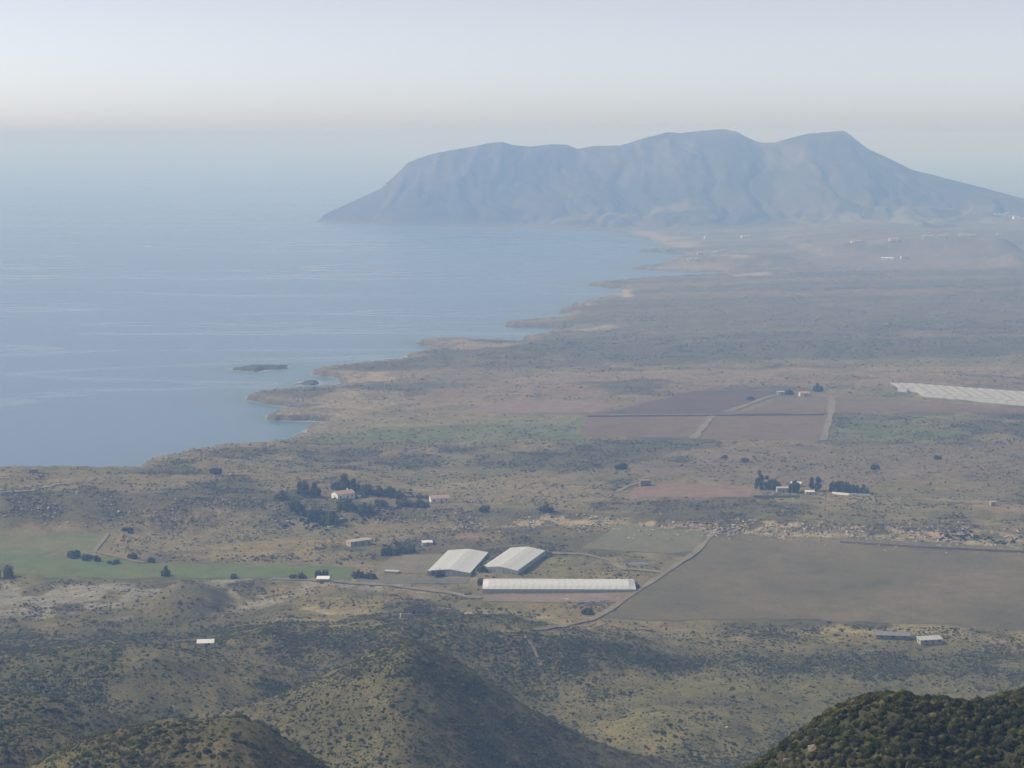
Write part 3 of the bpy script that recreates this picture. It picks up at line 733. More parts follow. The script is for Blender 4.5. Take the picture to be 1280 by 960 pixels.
# cells of the land grid weighted by what grows there
ca_ = 0.5*np.abs((fx_[FQ[:,2]]-fx_[FQ[:,0]])*(fy_[FQ[:,3]]-fy_[FQ[:,1]]) - (fx_[FQ[:,3]]-fx_[FQ[:,1]])*(fy_[FQ[:,2]]-fy_[FQ[:,0]]))
cveg = veg[FQ].mean(1)*keep; caz = np.abs(np.arctan2(cx_, cyy)) < radians(19)
def draw(mask, n, wgt):
    w_ = wgt*mask; w_ = w_/w_.sum(); f = RNG.choice(len(FQ), n, p=w_); a, b_ = RNG.random(n), RNG.random(n)
    q = VALL[FQ[f]]
    return (q[:,0]*((1-a)*(1-b_))[:,None] + q[:,1]*(a*(1-b_))[:,None] + q[:,2]*(a*b_)[:,None] + q[:,3]*((1-a)*b_)[:,None]), cveg[f]
clump = np.clip((fbm(cx_/17, cyy/17, 3, 160)-.34)*4, .05, 1.3)
# the near hill
near = (cyy > 190) & (cyy < 262) & (region == 10) & (cx_ > 15) & (cx_ < 110)
pn, _ = draw(near, 12000, ca_)
sn = RNG.uniform(.25, .72, len(pn))*np.clip(RNG.lognormal(0, .2, len(pn)), .7, 1.5)
# keep the 300 that show largest as shrubs of their own
dxp = pn[:,0]/(pn[:,1]*cos(PITCH)-(pn[:,2]-CAMZ)*sin(PITCH))*FPX+640
dyp = 480 - FPX*(pn[:,1]*sin(PITCH)+(pn[:,2]-CAMZ)*cos(PITCH))/(pn[:,1]*cos(PITCH)-(pn[:,2]-CAMZ)*sin(PITCH))
inn = (dxp > 930) & (dxp < 1285) & (dyp > 845) & (dyp < 965) & (pn[:,1] < 241)
order = np.argsort(-(sn*inn)); pick = order[:300]; rest = np.ones(len(pn), bool); rest[pick] = False
for i in pick:
    o = add_obj('shrub', NEARM[int(RNG.integers(6))]); o.location = pn[i] - np.array([0, 0, .12]); s_ = sn[i]
    o.scale = (s_*RNG.uniform(.85,1.15), s_*RNG.uniform(.85,1.15), s_*RNG.uniform(.8,1.25)); o.rotation_euler = (0, 0, RNG.random()*6.28)
    tag(o, 'olive green shrub among many on the near dark hill', 'shrub', 'shrubs on the near hill')
scatter('near_scrub', pn[rest]-np.array([0,0,.12]), sn[rest], RNG.random(rest.sum())*6.28, RNG.integers(0, 6, rest.sum()), P_NEAR, 'smaller shrubs filling in between on the near dark hill', 'scrub')
# foothills
hm = (cyy > 255) & (cyy < 835) & caz & (region != 10)
ph_, vh = draw(hm, 230000, ca_*cveg*(.55+clump))
sh_ = RNG.uniform(.18, .42, len(ph_))*np.clip(RNG.lognormal(0, .45, len(ph_)), .5, 3.0)
scatter('hill_scrub', ph_-np.array([0,0,.1]), sh_, RNG.random(len(ph_))*6.28, RNG.integers(0, 5, len(ph_)), P_HILL, 'low olive bushes covering the foreground hills', 'scrub')
# plain
pm1 = (cyy >= 835) & (cyy < 1500) & caz
p1, _ = draw(pm1, 60000, ca_*cveg*(.12+clump)**1.3)
s1 = RNG.uniform(.22, .6, len(p1))*np.clip(RNG.lognormal(0, .4, len(p1)), .5, 2.4)
pm2 = (cyy >= 1500) & (cyy < 3600) & caz
p2, _ = draw(pm2, 36000, ca_*cveg*(.1+clump)**1.3)
s2 = RNG.uniform(.3, .75, len(p2))*np.clip(RNG.lognormal(0, .35, len(p2)), .6, 2.0)
pp = np.concatenate([p1, p2]); ss = np.concatenate([s1, s2])
scatter('plain_scrub', pp-np.array([0,0,.1]), ss, RNG.random(len(pp))*6.28, RNG.integers(0, 5, len(pp)), P_SCRUB, 'scattered dry scrub bushes across the coastal plain', 'scrub')
# stones on the scarp and the coast
sc_d = np.abs(cyy - np.interp(cx_, R_SCARP.x, R_SCARP.Y-16))
wr = np.exp(-(sc_d/20)**2)*np.interp(cx_, [-260,-150,0,60,400], [.5,.5,.6,1,1.2]) + .25*((GS[FQ].mean(1) > 1)&(GS[FQ].mean(1) < 25)&(cyy < 2200))
pr, _ = draw(caz & (cyy > 950), 7000, ca_*wr*(.1+clump)*keep)
scatter('loose_rock', pr, RNG.uniform(.22, .6, len(pr))*np.clip(RNG.lognormal(0, .5, len(pr)), .5, 2.6), RNG.random(len(pr))*6.28, RNG.integers(0, 4, len(pr)), P_ROCK, 'pale broken rock strewn along the low scarp', 'rock')

# thicket on the slope round the farmhouse
P_THICK = [bpy.data.objects.new('thicket_form', blob_mesh('thicket_form', 480+i, M['thicket'], 90, 1, .7, .34)) for i in range(4)]
TH = [px_poly(q, 24) for q in ([(362,622),(400,612),(440,606),(520,614),(530,626),(510,640),(450,646),(400,660),(366,652)], [(478,682),(540,682),(520,694),(478,694)], [(1130,672),(1290,680),(1290,672),(1160,664)])]
wt = sum(sstep(-12, 4, poly_sd(q, cx_, cyy)) for q in TH)
pt, _ = draw(caz & (cyy > 950) & (cyy < 1300), 520, ca_*wt*(GFLAT[FQ].mean(1) < .2)*np.clip((fbm(cx_/22, cyy/22, 3, 190)-.42)*6, 0, 1))
scatter('thicket', pt-np.array([0,0,.2]), RNG.uniform(.5, 1.2, len(pt))*np.clip(RNG.lognormal(0, .35, len(pt)), .6, 2.0), RNG.random(len(pt))*6.28, RNG.integers(0, 4, len(pt)), P_THICK, 'dark green thicket covering the slope round the farmhouse', 'thicket')

# ------------------------------------------------------------------ trees
def crown_mesh(name, seed, mat, lobes=17, leaves=700, tall=1.0, leaf=.15):
    r = np.random.default_rng(seed); bm = bmesh.new(); C = []
    for i in range(lobes):
        a = r.random()*6.28; q = r.random()**.6*.78*(1.15-.4*r.random())
        C.append((np.array([cos(a)*q, sin(a)*q, .15 + tall*r.random()*.9*(1.15-q)]), .13+.2*r.random()))
    for c, rad in C:
        g = bmesh.ops.create_icosphere(bm, subdivisions=1, radius=rad*.72)
        for v in g['verts']: v.co = v.co*(1+r.normal()*.14) + Vector(c)
        for k in range(leaves//lobes):
            d = r.normal(size=3); d /= np.linalg.norm(d); p_ = c + d*rad*(.75+.45*r.random())
            u = r.normal(size=3); u /= np.linalg.norm(u); wv = np.cross(u, d); wv /= np.linalg.norm(wv)+1e-6; s = leaf*(.6+.8*r.random())
            bm.faces.new([bm.verts.new(z_) for z_ in (p_-u*s, p_+wv*s*.6, p_+u*s, p_-wv*s*.6)])
    me = bpy.data.meshes.new(name); bm.to_mesh(me); bm.free(); me.materials.append(mat); return me
def trunk_mesh(h):
    mb = MB(); mb.tube((0,0,-.15), (.03,.02,h), .075, .045)
    for k in range(4):
        a = k*1.6; mb.tube((.02,.01,h*.6), (cos(a)*.32, sin(a)*.32, h+.3), .035, .015, 5)
    return mb.mesh('trunk', M['bark'])
CR = {'round': [crown_mesh('crown', 500+i, M['tree']) for i in range(4)], 'tall': [crown_mesh('crown', 520+i, M['tree'], 12, 600, 1.9, .12) for i in range(3)],
      'pale': [crown_mesh('crown', 540+i, M['paletree'], 11, 480, 1.5) for i in range(2)], 'bush': [crown_mesh('crown', 560+i, M['tree'], 9, 480, .35) for i in range(4)]}
TR = trunk_mesh(.32)
def tree(kind, px, py, wpx, hpx, label, group, name='tree', cat='tree'):
    p_ = at(px, py); mpp = p_.y/FPX; w_ = wpx*mpp*.56; h_ = hpx*mpp
    e = empty(name, p_, random.random()*6.28)
    tot = {'round': .95, 'tall': 1.7, 'pale': 1.4, 'bush': .6}[kind]
    for nm, me in (('trunk', TR), ('crown', random.choice(CR[kind]))):
        o = add_obj(nm, me, e); o.scale = (w_/.95, w_/.95, h_/tot)
    return tag(e, label, cat, group)
GF = 'trees round the white farmhouse'
for a in [(378,619,18,16,'round','dark tree at the left end of the grove left of the white farmhouse'),(393,621,16,14,'round','dark tree next to the white farmhouse on its left side'),
 (429,614,24,17,'round','broad dark tree rising straight behind the white farmhouse roof'),(442,614,16,12,'round','low tree behind the right corner of the white farmhouse'),
 (459,618,18,11,'round','rounded tree just right of the white farmhouse'),(474,619,14,9,'round','second tree right of the white farmhouse'),(487,621,16,11,'round','third and fullest tree right of the white farmhouse'),
 (498,623,14,9,'round','last low tree of the grove right of the white farmhouse'),(352,624,14,9,'round','small tree far left of the farmhouse grove')]:
    tree(a[4], *a[:4], a[5], GF)
for a in [(372,640,22,12,'large dark shrub on the slope left below the white farmhouse'),(395,648,26,13,'wide dark shrub low on the slope below the farmhouse grove'),(412,655,24,12,'dark shrub at the foot of the slope below the white farmhouse'),
 (432,634,20,9,'dark shrub directly below the white farmhouse'),(455,640,20,9,'dark shrub below and right of the white farmhouse'),(475,632,18,8,'dark shrub midway between the farmhouse and the small red-roofed house'),
 (505,632,18,8,'dark shrub below left of the small red-roofed house'),(525,634,18,8,'dark shrub in front of the small red-roofed house'),(605,640,16,8,'dark shrub on the slope left of the rocky scarp'),(683,640,16,8,'dark shrub on the slope behind the tilted greenhouses')]:
    tree('bush', *a[:4], a[4], 'dark shrubs on the farmhouse slope', 'large_shrub', 'shrub')
for a in [(950,611,16,24,'tall','tall dark pine at the left of the walled farmstead'),(961,612,16,20,'tall','tall dark pine second from the left in the walled farmstead'),(969,613,14,13,'round','dark rounded tree in front of the farmstead pines'),
 (993,616,14,13,'round','dark tree left of the white sheds in the farmstead'),(1019,614,17,19,'pale','pale grey-green tree standing behind the white sheds'),(1043,614,16,12,'round','leftmost tree of the dense row right of the farmstead'),
 (1055,615,16,12,'round','middle tree of the dense row right of the farmstead'),(1068,616,14,10,'round','third tree of the dense row right of the farmstead'),(1080,617,12,9,'round','rightmost tree of the dense row right of the farmstead')]:
    tree(a[4], *a[:4], a[5], 'trees at the walled farmstead')
for a in [(1093,586,12,6,'bush','lone dark shrub in the bare field above the farmstead row'),(1172,574,10,5,'bush','dark shrub in the bare field farther right'),(931,577,10,5,'bush','dark shrub in the field above the tall pines'),
 (905,573,8,4,'bush','small dark shrub in the field above the red earth field'),(777,586,18,7,'bush','wide dark shrub above the stone hut'),(92,697,20,10,'bush','wide dark shrub in the green field at the left'),
 (108,700,14,8,'bush','dark shrub second in the row in the left green field'),(122,702,12,7,'bush','dark shrub third in the row in the left green field'),(142,705,14,6,'bush','low shrub at the end of the row in the left green field'),
 (165,698,14,6,'bush','grey-green shrub beside the curved track'),(190,703,10,7,'bush','small shrub beyond the green crop strip'),(270,592,16,8,'bush','dark round shrub on the coastal rise'),
 (160,664,14,5,'bush','dark shrub at the corner of the thin green field'),(292,723,12,6,'bush','low shrub on the lower edge of the crop strip'),(5,722,24,16,'bush','large dark shrub cut off by the left edge'),
 (366,723,12,5,'bush','low shrub left of the white-roofed shelter'),(377,723,10,6,'bush','round shrub just left of the white-roofed shelter'),(448,722,14,8,'bush','dark shrub at the end of the crop strip'),
 (462,723,16,8,'bush','dark shrub below the tan field'),(487,694,18,11,'bush','dark hedge shrub at the left below the flat-roofed shed'),(500,692,18,10,'bush','dark hedge shrub in the middle below the flat-roofed shed'),(514,690,18,9,'bush','dark hedge shrub at the right below the flat-roofed shed'),
 (547,720,18,9,'bush','dark shrub against the front of the left greenhouse'),(600,731,10,9,'bush','shrub at the left end of the long greenhouse'),(797,736,6,6,'bush','small shrub at the right end of the long greenhouse'),
 (735,768,16,9,'bush','green shrub beside the lower end of the pale track'),(604,714,14,6,'bush','shrub against the front of the right tilted greenhouse'),(1022,489,10,8,'bush','dark tree-like shrub beside the field shed'),
 (986,493,10,5,'bush','low shrub left of the red field shed'),(938,500,10,4,'bush','shrub along the track below the field shed')]:
    tree(a[4], *a[:4], a[5], 'lone shrubs in the fields', 'large_shrub', 'shrub')
tree('round', 207, 720, 12, 10, 'lone round tree on the lower edge of the crop strip', 'lone trees in the fields')
tree('round', 397, 721, 9, 8, 'left one of two round trees behind the white-roofed shelter', 'lone trees in the fields')
tree('round', 407, 721, 9, 8, 'right one of two round trees behind the white-roofed shelter', 'lone trees in the fields')

# ------------------------------------------------------------------ greenhouses
def arch(w_, eave, rise, n=10):
    return [(w_*(i/n-.5), eave + rise*(1-abs(2*i/n-1)**1.06)) for i in range(n+1)]
def tilted_greenhouse(fl, fr, bl, label):
    a = at(*fl); b_ = at(*fr); c = at(*bl)
    W = (b_-a).length; ax = (c-a); ax.z = 0; L = ax.length; rz = math.atan2(-ax.x, ax.y)
    e = empty('greenhouse', (a+b_)/2, rz); e.location.z = min(a.z, b_.z) - .1
    skew = 0.0; eave, rise = 2.7, 1.5; nb = 11; bay = L/nb; W2 = W*cos(rz) if False else W
    prof = arch(W2, eave, rise, 10)
    # roof sheets, one per side and bay, lapped a little
    for sgn, nm in ((0, 'roof_sheet'), (1, 'roof_sheet')):
        pr_ = prof[:6] if sgn == 0 else prof[5:]
        mb = MB()
        for i in range(5):
            (x0, z0), (x1, z1) = pr_[i], pr_[i+1]
            mb.poly([(x0, 0, z0), (x1, 0, z1), (x1, bay-.06, z1), (x0, bay-.06, z0)])
            mb.poly([(x0, 0, z0-.05), (x0, bay-.06, z0-.05), (x1, bay-.06, z1-.05), (x1, 0, z1-.05)])
        me = mb.mesh('roof_sheet', M['plastic'])
        for k in range(nb):
            o = add_obj(nm, me, e); o.location = (0, k*bay, (k % 2)*.02)
    mb = MB(); mb.poly([(x, .02, z) for x, z in prof] + [(W2/2, .02, 0), (-W2/2, .02, 0)]); mb.build('front_wall', M['plastic_wall'], e)
    mb = MB(); mb.poly([(x, L-.02, z) for x, z in reversed(prof)] + [(-W2/2, L-.02, 0), (W2/2, L-.02, 0)]); mb.build('back_wall', M['plastic_wall'], e)
    for s in (-1, 1):
        mb = MB(); mb.box(s*W2/2-.04, s*W2/2+.04, .05, L-.05, 0, eave-.06); mb.build('side_wall', M['plastic_wall'], e)
    pmesh = MB().box(-.09, .09, -.09, .09, -.3, eave).mesh('post', M['steel'])
    for k in range(nb+1):
        for s in (-1, 1):
            o = add_obj('post', pmesh, e); o.location = (s*(W2/2+.12), k*bay, 0)
    for k in range(1, 8):
        o = add_obj('post', pmesh, e); o.location = (-W2/2 + W2*k/8, -.12, 0)
    mb = MB(); mb.box(-1.6, 1.6, -.08, -.02, 0, 2.4); mb.build('door', M['plastic'], e)
    return tag(e, label, 'greenhouse', 'white greenhouses')
tilted_greenhouse((534,720), (588,720), (559.5,695.5), 'white plastic greenhouse, the left one of the tilted pair')
tilted_greenhouse((600,716), (648,717), (637,692), 'white plastic greenhouse, the right one of the tilted pair')

def long_greenhouse():
    a = at(603, 741.5); b_ = at(795, 740); d = b_-a; L = d.length; rz = math.atan2(d.y, d.x)
    e = empty('greenhouse', (a.x, a.y, min(a.z, b_.z)-.1), rz); D, eave, ridge, nb, inset = 22.0, 2.4, 4.5, 24, 4.4
    bay = L/nb
    prof = [(0, eave), (D*.12, eave+.75), (D*.3, eave+1.6), (D*.5, ridge), (D*.7, eave+1.6), (D*.88, eave+.75), (D, eave)]
    mb = MB(); mbk = MB()
    for m_, pr_ in ((mb, prof[:4]), (mbk, prof[3:])):
        for (y0, z0), (y1, z1) in zip(pr_[:-1], pr_[1:]):
            m_.poly([(0, y0, z0), (bay-.05, y0, z0), (bay-.05, y1, z1), (0, y1, z1)])
    ma, mk = mb.mesh('roof_sheet', M['plastic']), mbk.mesh('roof_sheet', M['plastic'])
    n_in = 1
    for k in range(n_in, nb-n_in):
        for me in (ma, mk):
            o = add_obj('roof_sheet', me, e); o.location = (k*bay, 0, .03*(k % 2))
    for x0, x1 in ((0, bay*n_in-.05), (L, L-bay*n_in)):     # hipped, pulled-down ends
        mb = MB()
        for (y0, z0), (y1, z1) in zip(prof[:-1], prof[1:]):
            s0, s1 = (D/2 + (y0-D/2)*.96), (D/2 + (y1-D/2)*.96)
            mb.poly([(x1, y0, z0), (x1, y1, z1), (x0, s1, eave + (z1-eave)*.45), (x0, s0, eave + (z0-eave)*.45)])
        mb.poly([(x0, D/2 + (y-D/2)*.96, eave + (z-eave)*.45) for y, z in prof] + [(x0, D*.98, 0), (x0, D*.02, 0)])
        mb.build('end_sheet', M['plastic'], e)
    wm = MB().box(.08, bay-.08, .1, .16, 0, eave-.1).mesh('side_panel', M['plastic_wall'])
    for k in range(nb):
        o = add_obj('side_panel', wm, e); o.location = (k*bay, 0, 0)
    MB().box(0, L, D-.1, D, 0, eave-.05).build('back_wall', M['plastic_wall'], e)
    pmesh = MB().box(-.10, .10, -.06, .08, -.3, eave-.02).mesh('post', M['plastic'])
    for k in range(nb+1):
        o = add_obj('post', pmesh, e); o.location = (k*bay, 0, 0)
    MB().box(0, L, -.05, .05, eave-.12, eave+.02).build('eave_rail', M['plastic'], e)
    return tag(e, 'long low white plastic greenhouse nearest the camera', 'greenhouse', 'white greenhouses')
long_greenhouse()

def far_greenhouse():
    c = at(1154, 496); d = at(1290, 508.5) - c
    e = empty('greenhouse', c, 0); span, eave, rise = 8.0, 3.2, .5
    n = 22
    k_ = d.y/max(d.x, 1)*span                                   # how far the front steps back per span
    def span_mesh(L, mat):
        mb = MB(); pr_ = [(span*i/8, eave + rise*sin(pi*i/8)) for i in range(9)]; fy = lambda x: k_*x/span
        for (x0, z0), (x1, z1) in zip(pr_[:-1], pr_[1:]): mb.poly([(x0, fy(x0), z0), (x1, fy(x1), z1), (x1, L+fy(x1), z1), (x0, L+fy(x0), z0)])
        mb.poly([(x, fy(x), z) for x, z in reversed(pr_)] + [(0, 0, -1.5), (span, k_, -1.5)])
        mb.poly([(x, L+fy(x), z) for x, z in pr_] + [(span, L+k_, -1.5), (0, L, -1.5)])
        return mb.mesh('roof_span', mat)
    me = span_mesh(68, M['plastic_old']); short = span_mesh(34, M['plastic_old'])
    fp = MB(); fp.poly([(.1, -.1, -1), (span-.1, k_-.1, -1), (span-.1, k_-.1, eave), (.1, -.1, eave)]); fp = fp.mesh('front_panel', M['plastic'])
    z0 = hz(c.x, c.y); z1 = hz(c.x+n*span, c.y+n*k_)
    for k in range(-2, n):
        x = k*span; yy = k*k_ if k >= 0 else 34 + k*k_*.2
        o = add_obj('roof_span', me if k >= 0 else short, e); o.location = (x, yy, (z1-z0)*max(k, 0)/n + .1*(k % 2))
        add_obj('front_panel', fp, o)
    MB().box(-.1, -.02, 0, 68, -1, eave).build('side_wall', M['plastic_old'], e)
    return tag(e, 'wide ribbed multi-span greenhouse beyond the ploughed fields', 'greenhouse', 'white greenhouses')
far_greenhouse()

# ------------------------------------------------------------------ houses, sheds and ruins
def house(name, px, py, L, W, H, roof, rot, wall, roofm, label, cat='house', rise=1.3, wins=2, door=True, chimney=False, group=None, over=.3, sink=.4):
    p_ = at(px, py); e = empty(name, p_ - Vector((0, 0, sink)), radians(rot)); H = H+sink
    wm = M[wall]; x, y = L/2, W/2; mb = MB()
    if roof == 'gable':
        mb.prism([(-x,-y,0),(-x,y,0),(-x,y,H),(-x,0,H+rise),(-x,-y,H)], [(x,-y,0),(x,y,0),(x,y,H),(x,0,H+rise),(x,-y,H)])
        mb.build('wall', wm, e)
        r = MB(); s = rise/y
        for sg in (-1, 1):
            y1 = sg*(y+over); z1 = H - s*over
            r.prism([(-x-over, 0, H+rise+.06), (-x-over, y1, z1+.06), (-x-over, y1, z1+.22), (-x-over, 0, H+rise+.22)], [(x+over, 0, H+rise+.06), (x+over, y1, z1+.06), (x+over, y1, z1+.22), (x+over, 0, H+rise+.22)])
        ro = r.build('roof', M[roofm], e); top = H+rise
    elif roof == 'shed':
        mb.prism([(-x,-y,0),(-x,y,0),(-x,y,H+rise),(-x,-y,H)], [(x,-y,0),(x,y,0),(x,y,H+rise),(x,-y,H)]); mb.build('wall', wm, e)
        r = MB(); o_ = over
        r.prism([(-x-o_,-y-o_,H+.03),(-x-o_,y+o_,H+rise+.03),(-x-o_,y+o_,H+rise+.2),(-x-o_,-y-o_,H+.2)], [(x+o_,-y-o_,H+.03),(x+o_,y+o_,H+rise+.03),(x+o_,y+o_,H+rise+.2),(x+o_,-y-o_,H+.2)])
        ro = r.build('roof', M[roofm], e); top = H+rise
    else:
        mb.box(-x, x, -y, y, 0, H); mb.build('wall', wm, e)
        r = MB(); r.box(-x-.12, x+.12, -y-.12, y+.12, H+.003, H+.28); ro = r.build('roof', M[roofm], e); top = H+.3
    for k in range(wins):
        wx = -x + L*(k+.5)/wins + (L/wins*.22 if door and k == wins//2 else 0)
        wn = MB().box(wx-.5, wx+.5, -y-.05, -y-.01, sink+1.1, sink+2.1).build('window', M['dark'], e)
        MB().box(wx-.62, wx+.62, -y-.14, -y-.052, sink+.98, sink+1.1).build('sill', wm, wn)
    if wins: MB().box(-x-.05, -x-.01, -.5, .5, sink+1.1, sink+2.1).build('window', M['dark'], e)
    if door: MB().box(-.9 + L*.1, L*.1+.2, -y-.05, -y-.012, sink, sink+2.1).build('door', M['wood'], e)
    if chimney:
        MB().box(x*.5, x*.5+.7, .5, 1.2, H, top+1.0).build('chimney', wm, ro)
    return tag(e, label, cat, group)
house('farmhouse', 429, 622, 13, 9, 3.2, 'gable', 34, 'white', 'tile', 'white farmhouse with a faded red tile roof among dark trees', rise=1.7, wins=3, chimney=True)
house('small_house', 549, 627, 12.5, 6.5, 2.9, 'gable', 14, 'white', 'tile', 'small white house with a red roof right of the farmhouse grove', rise=1.4, wins=3)
house('stone_hut', 806, 607, 7.2, 6.0, 3.8, 'flat', 6, 'stone', 'stone', 'square brown stone hut alone by the red earth field', 'hut', wins=1)
house('flat_shed', 449, 681, 14, 6.0, 2.9, 'flat', 30, 'palestone', 'palestone', 'long flat-roofed stone shed below the farmhouse slope', 'shed', wins=2)
house('white_shelter', 404, 727, 6.5, 4.5, 1.9, 'shed', 0, 'palestone', 'white', 'small shelter with a bright white roof in front of two round trees', 'shelter', rise=.5, wins=0, door=False)
house('white_barn', 257, 808, 7.2, 3.6, 1.9, 'shed', 6, 'cream', 'paleroof', 'lone white-roofed shed in the left foothills', 'shed', rise=.7, wins=1)
house('dark_barn', 1116, 798, 16, 4.5, 1.9, 'shed', -6, 'stone', 'sheetroof', 'long dark low barn at the edge of the grassy slope', 'barn', rise=.5, wins=3, door=False)
house('tan_barn', 1162, 804, 11, 4.5, 2.2, 'shed', 10, 'palestone', 'concrete', 'tan barn with a pale roof right of the dark barn', 'barn', rise=.5, wins=2)
house('field_shed', 1005, 495, 9, 6, 3, 'gable', 5, 'cream', 'tile', 'small red-roofed shed at the corner of the ploughed fields', 'shed', rise=1.2, wins=1)
house('field_shed', 976, 493, 7, 5, 2.6, 'flat', 0, 'concrete', 'concrete', 'grey flat shed left of the red-roofed field shed', 'shed', wins=1)
house('farm_shed', 1012, 618, 6, 3.5, 1.9, 'shed', 0, 'cream', 'paleroof', 'low white shed below the pale tree in the farmstead', 'shed', rise=.4, wins=2)
house('farm_shed', 995, 608, 7, 4, 2.4, 'shed', -20, 'cream', 'paleroof', 'pale-roofed shed behind the dark trees of the farmstead', 'shed', rise=.5, wins=1)
house('farm_house', 978, 615, 8, 5, 3, 'flat', 0, 'concrete', 'concrete', 'grey flat-roofed farmhouse hidden between the farmstead trees', 'house', wins=2)
house('farm_hut', 1241, 632, 3.6, 3.2, 2.5, 'flat', 0, 'palestone', 'palestone', 'tiny pale hut at the right on the terrace', 'hut', wins=0)
house('low_shed', 534, 681, 6, 4, 1.7, 'shed', 10, 'concrete', 'paleroof', 'low grey shed behind the left tilted greenhouse', 'shed', rise=.4, wins=0)
house('watch_hut', 42, 591, 5, 4, 2.6, 'flat', 0, 'stone', 'stone', 'tiny dark hut on the skyline above the sea at the left', 'hut', wins=1)
house('water_tank', 490, 716, 8, 3.5, 1.0, 'flat', -12, 'concrete', 'concrete', 'low concrete water tank below the tan field', 'tank', wins=0, door=False)

def wall_run(name, pts, h, t, mat, label, cat='wall'):
    P = [at(*p_) for p_ in pts]; e = empty(name, P[0])
    for a, b_ in zip(P[:-1], P[1:]):
        a, b_ = a-P[0], b_-P[0]; d = (b_-a); d.z = 0; d.normalize(); s = Vector((-d.y, d.x, 0))*t/2; up = Vector((0, 0, h)); dn = Vector((0, 0, -.5))
        MB().prism([a-s+dn, a+s+dn, a+s+up, a-s+up], [b_-s+dn, b_+s+dn, b_+s+up, b_-s+up]).build('wall_section', M[mat], e)
    return tag(e, label, cat)
wall_run('boundary_wall', [(942,622),(970,622),(1000,622)], 1.6, .5, 'stone', 'dark stone wall along the front of the farmstead')
wall_run('boundary_wall', [(1040,617),(1062,619),(1088,620)], 1.3, .4, 'white', 'pale wall below the dense row of trees')
wall_run('boundary_wall', [(1050,679),(1160,686),(1290,692)], 1.6, .8, 'stone', 'long dark field wall under the rocky scarp')
wall_run('boundary_wall', [(735,521.5),(900,520.2),(1030,519.3)], 1.6, .8, 'stone', 'dark bank crossing the ploughed block')
wall_run('boundary_wall', [(1170,626),(1238,630)], 1.2, .5, 'palestone', 'low pale wall leading to the tiny hut')

def ruin():
    p_ = at(520, 766); e = empty('ruined_house', p_-Vector((0, 0, .4)), radians(-12)); r = random.Random(5)
    L, W = 10.5, 7.0
    def broken(a, b_, base, nm):
        a, b_ = Vector(a), Vector(b_); n = 7; mb = MB(); d = (b_-a)/n; s = Vector((-d.y, d.x, 0)).normalized()*.35
        prev = base
        for k in range(n):
            h = max(1.2, prev + r.uniform(-1.2, 1.0)); prev = h; q = a+d*k; w_ = q+d
            mb.prism([q-s, q+s, q+s+Vector((0,0,h)), q-s+Vector((0,0,h))], [w_-s, w_+s, w_+s+Vector((0,0,h*.97)), w_-s+Vector((0,0,h*.97))])
        return mb.build(nm, M['stone'], e)
    broken((-L/2,-W/2,0), (L/2,-W/2,0), 3.8, 'wall'); broken((L/2,-W/2,0), (L/2,W/2,0), 3.0, 'wall'); broken((L/2,W/2,0), (-L/2,W/2,0), 4.2, 'wall'); broken((-L/2,W/2,0), (-L/2,-W/2,0), 3.6, 'wall')
    MB().box(-.6, .6, -W/2-.4, -W/2-.36, .4, 2.5).build('doorway', M['dark'], e)
    MB().box(2.2, 3.0, -W/2-.4, -W/2-.36, 1.4, 2.3).build('window', M['dark'], e)
    tag(e, 'roofless ruined stone house above the dark bushy ridge', 'ruin')
    q = at(507, 771); e2 = empty('ruined_house', q-Vector((0,0,.3)), .2)
    for a in ((-2.5,2.5,-1.8,-1.3,2.2),(-2.5,-2.0,-1.8,2.0,1.6),(2.0,2.5,-1.8,2.0,1.2)): MB().box(a[0],a[1],a[2],a[3],0,a[4]).build('wall', M['palestone'], e2)
    tag(e2, 'stump of low walls left below the ruined house', 'ruin')
ruin()
def boulder(px, py, wpx, label, mat='palestone', name='boulder', cat='rock', flat=.6):
    p_ = at(px, py); s = wpx*p_.y/FPX/2; o = add_obj(name, rock_mesh(name, px, M[mat])); o.location = p_; o.scale = (s/1.2, s/1.2, s/1.2*flat*1.4)
    for v in o.data.vertices: pass
    return tag(o, label, cat, None)
boulder(531, 765, 9, 'pale boulder just right of the ruined house'); boulder(586, 768, 13, 'flat pale boulder on the ridge right of the ruin', flat=.4); boulder(412, 659, 10, 'pale angular boulder at the foot of the farmhouse slope')
boulder(585, 744, 11, 'dark heap of earth left of the long greenhouse', 'debris', 'earth_heap', 'heap', .9); boulder(708, 749, 8, 'white slab in front of the long greenhouse', 'concrete', 'slab', 'slab', .3)
boulder(908, 909, 4, 'tiny white stone on the small pale knoll', 'white')

boulder(1018, 938, 16, 'brown rock outcrop at the left foot of the near dark hill', 'stone', 'rock_outcrop', 'rock', 1.0); boulder(985, 952, 12, 'small brown outcrop lowest on the left of the near hill', 'stone', 'rock_outcrop', 'rock', 1.0); boulder(1045, 900, 10, 'small brown outcrop high on the left flank of the near hill', 'stone', 'rock_outcrop', 'rock', .9)
# rubble heap of dark stones beside the track
rb = at(740, 757); rp = np.array([[rb.x + random.gauss(0, 6), rb.y + random.gauss(0, 5), 0] for _ in range(120)]); rp[:, 2] = height_all(rp[:,0], rp[:,1])
scatter('rubble', rp, RNG.uniform(.3, 1.0, 120), RNG.random(120)*6.28, RNG.integers(0, 4, 120), [bpy.data.objects.new('rubble_form', rock_mesh('rubble_form', 460+i, M['debris'])) for i in range(4)], 'heap of dark rubble in front of the long greenhouse', 'rubble')

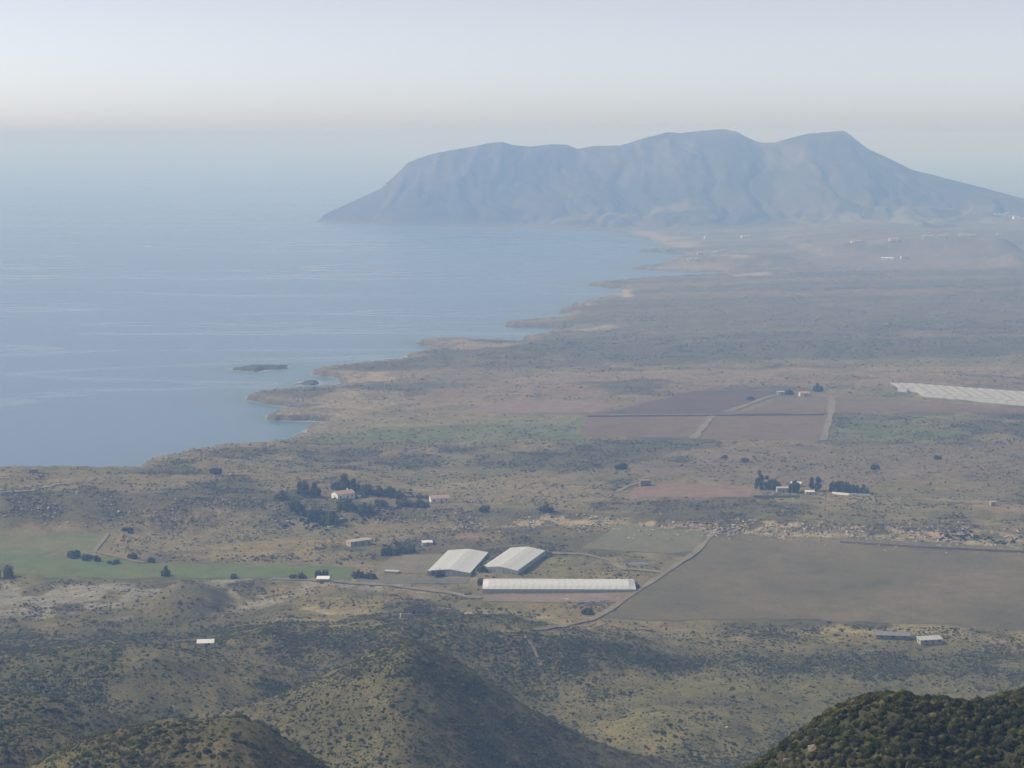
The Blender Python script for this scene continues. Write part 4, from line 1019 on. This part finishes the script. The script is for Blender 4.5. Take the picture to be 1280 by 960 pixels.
def pole(px, py, h, label):
    p_ = at(px, py); e = empty('utility_pole', p_); MB().tube((0,0,-.5), (0,0,h), .16, .10, 8).build('post', M['concrete'], e); MB().box(-.8,.8,-.06,.06,h-.6,h-.48).build('crossarm', M['steel'], e)
    for s in (-.65, 0, .65): MB().tube((s,0,h-.48), (s,0,h-.28), .05, .04, 6).build('insulator', M['white'], e)
    return tag(e, label, 'pole', 'utility poles')
pole(655, 664, 9, 'pale utility pole behind the right tilted greenhouse'); pole(489, 660, 7, 'pale utility pole below the farmhouse slope'); pole(459, 642, 6, 'short pale pole on the slope under the farmhouse')

# far settlements: every building that still shows
FAR = [(932,297,22,10,5,'white','paleroof','flat','large white building on the plain beyond the cove'),(882,299,7,6,7,'white','white','flat','small white tower house left of the large white building'),
 (1148,281,18,8,4.5,'white','paleroof','flat','white house alone on the slope of the headland'),(1071,303,24,9,3,'cream','paleroof','flat','low pale shed on the plain below the headland'),
 (1109,325,24,9,4,'white','paleroof','gable','white farm building in the pale far field'),(1130,323,14,8,3.5,'cream','sheetroof','gable','tan barn right of the white far farm building'),
 (1246,269,16,10,6,'white','tile','flat','leftmost white house of the hillside village'),(1254,270,14,9,6,'white','paleroof','flat','second white house of the hillside village'),(1259,268,12,9,5,'cream','tile','gable','cream house behind the second of the hillside village'),
 (1270,273,16,10,5,'white','tile','gable','white house at the right end of the hillside village'),(1277,275,16,10,6,'cream','paleroof','flat','cream house cut by the right edge of the village'),(1264,271,12,8,5,'cream','tile','flat','cream house in the middle of the hillside village'),
 (1117,301,18,9,4,'cream','tile','gable','tan farmhouse left of the dark mesa'),(1160,297,20,9,4,'cream','paleroof','flat','pale house on top of the mesa at its left end'),(1177,297,16,9,4,'cream','tile','gable','tan house in the middle of the mesa top'),
 (1205,295,20,9,4,'white','paleroof','flat','pale house on the right half of the mesa'),(1216,296,14,8,4,'cream','tile','gable','tan house next to the pale one on the mesa'),(1249,294,12,8,4.5,'white','paleroof','flat','small white house at the right end of the mesa'),
 (893,318,10,7,6,'white','paleroof','flat','white beach house, front one of the cove hamlet'),(897,316,8,7,5,'cream','paleroof','flat','cream beach house just right of the white one'),(875,318,12,7,4,'cream','tile','gable','tan house at the left of the cove hamlet'),
 (904,314,10,7,4,'cream','paleroof','flat','pale house at the back of the cove hamlet'),(862,325,9,6,3,'white','paleroof','flat','white hut at the water of the cove'),(869,325.5,7,6,3,'white','tile','gable','tiny white hut with red roof by the cove'),
 (835,312,8,6,4,'white','tile','flat','small white house on the low point by the beach'),(825,311,6,5,4,'white','paleroof','flat','tiny white hut at the end of the beach'),(815,310,6,5,3,'cream','paleroof','flat','tiny cream hut near the tip of the beach point')]
for a in FAR: house('far_house', a[0], a[1], a[2], a[3], a[4], a[7], random.uniform(-15, 15), a[5], a[6], a[8], wins=2 if a[2] < 16 else 3, rise=1.6, sink=1.5, group='far settlement houses')

# ------------------------------------------------------------------ haze: one even body of air round the whole place
mb = MB(); mb.box(-47000, 47000, -900, 47000, -16, 291)
hm_, nt, b = new_mat('haze_air'); nt.nodes.remove(b)
pv = nt.nodes.new('ShaderNodeVolumePrincipled'); pv.inputs['Color'].default_value = (.34, .56, 1.0, 1); pv.inputs['Absorption Color'].default_value = (.85, .85, 1, 1); pv.inputs['Density'].default_value = HAZE_DENSITY; pv.inputs['Anisotropy'].default_value = 0.0
nt.links.new(pv.outputs[0], nt.nodes['Material Output'].inputs['Volume'])
tag(mb.build('haze', hm_), 'even pale sea haze filling the air over bay and plain', kind='stuff')
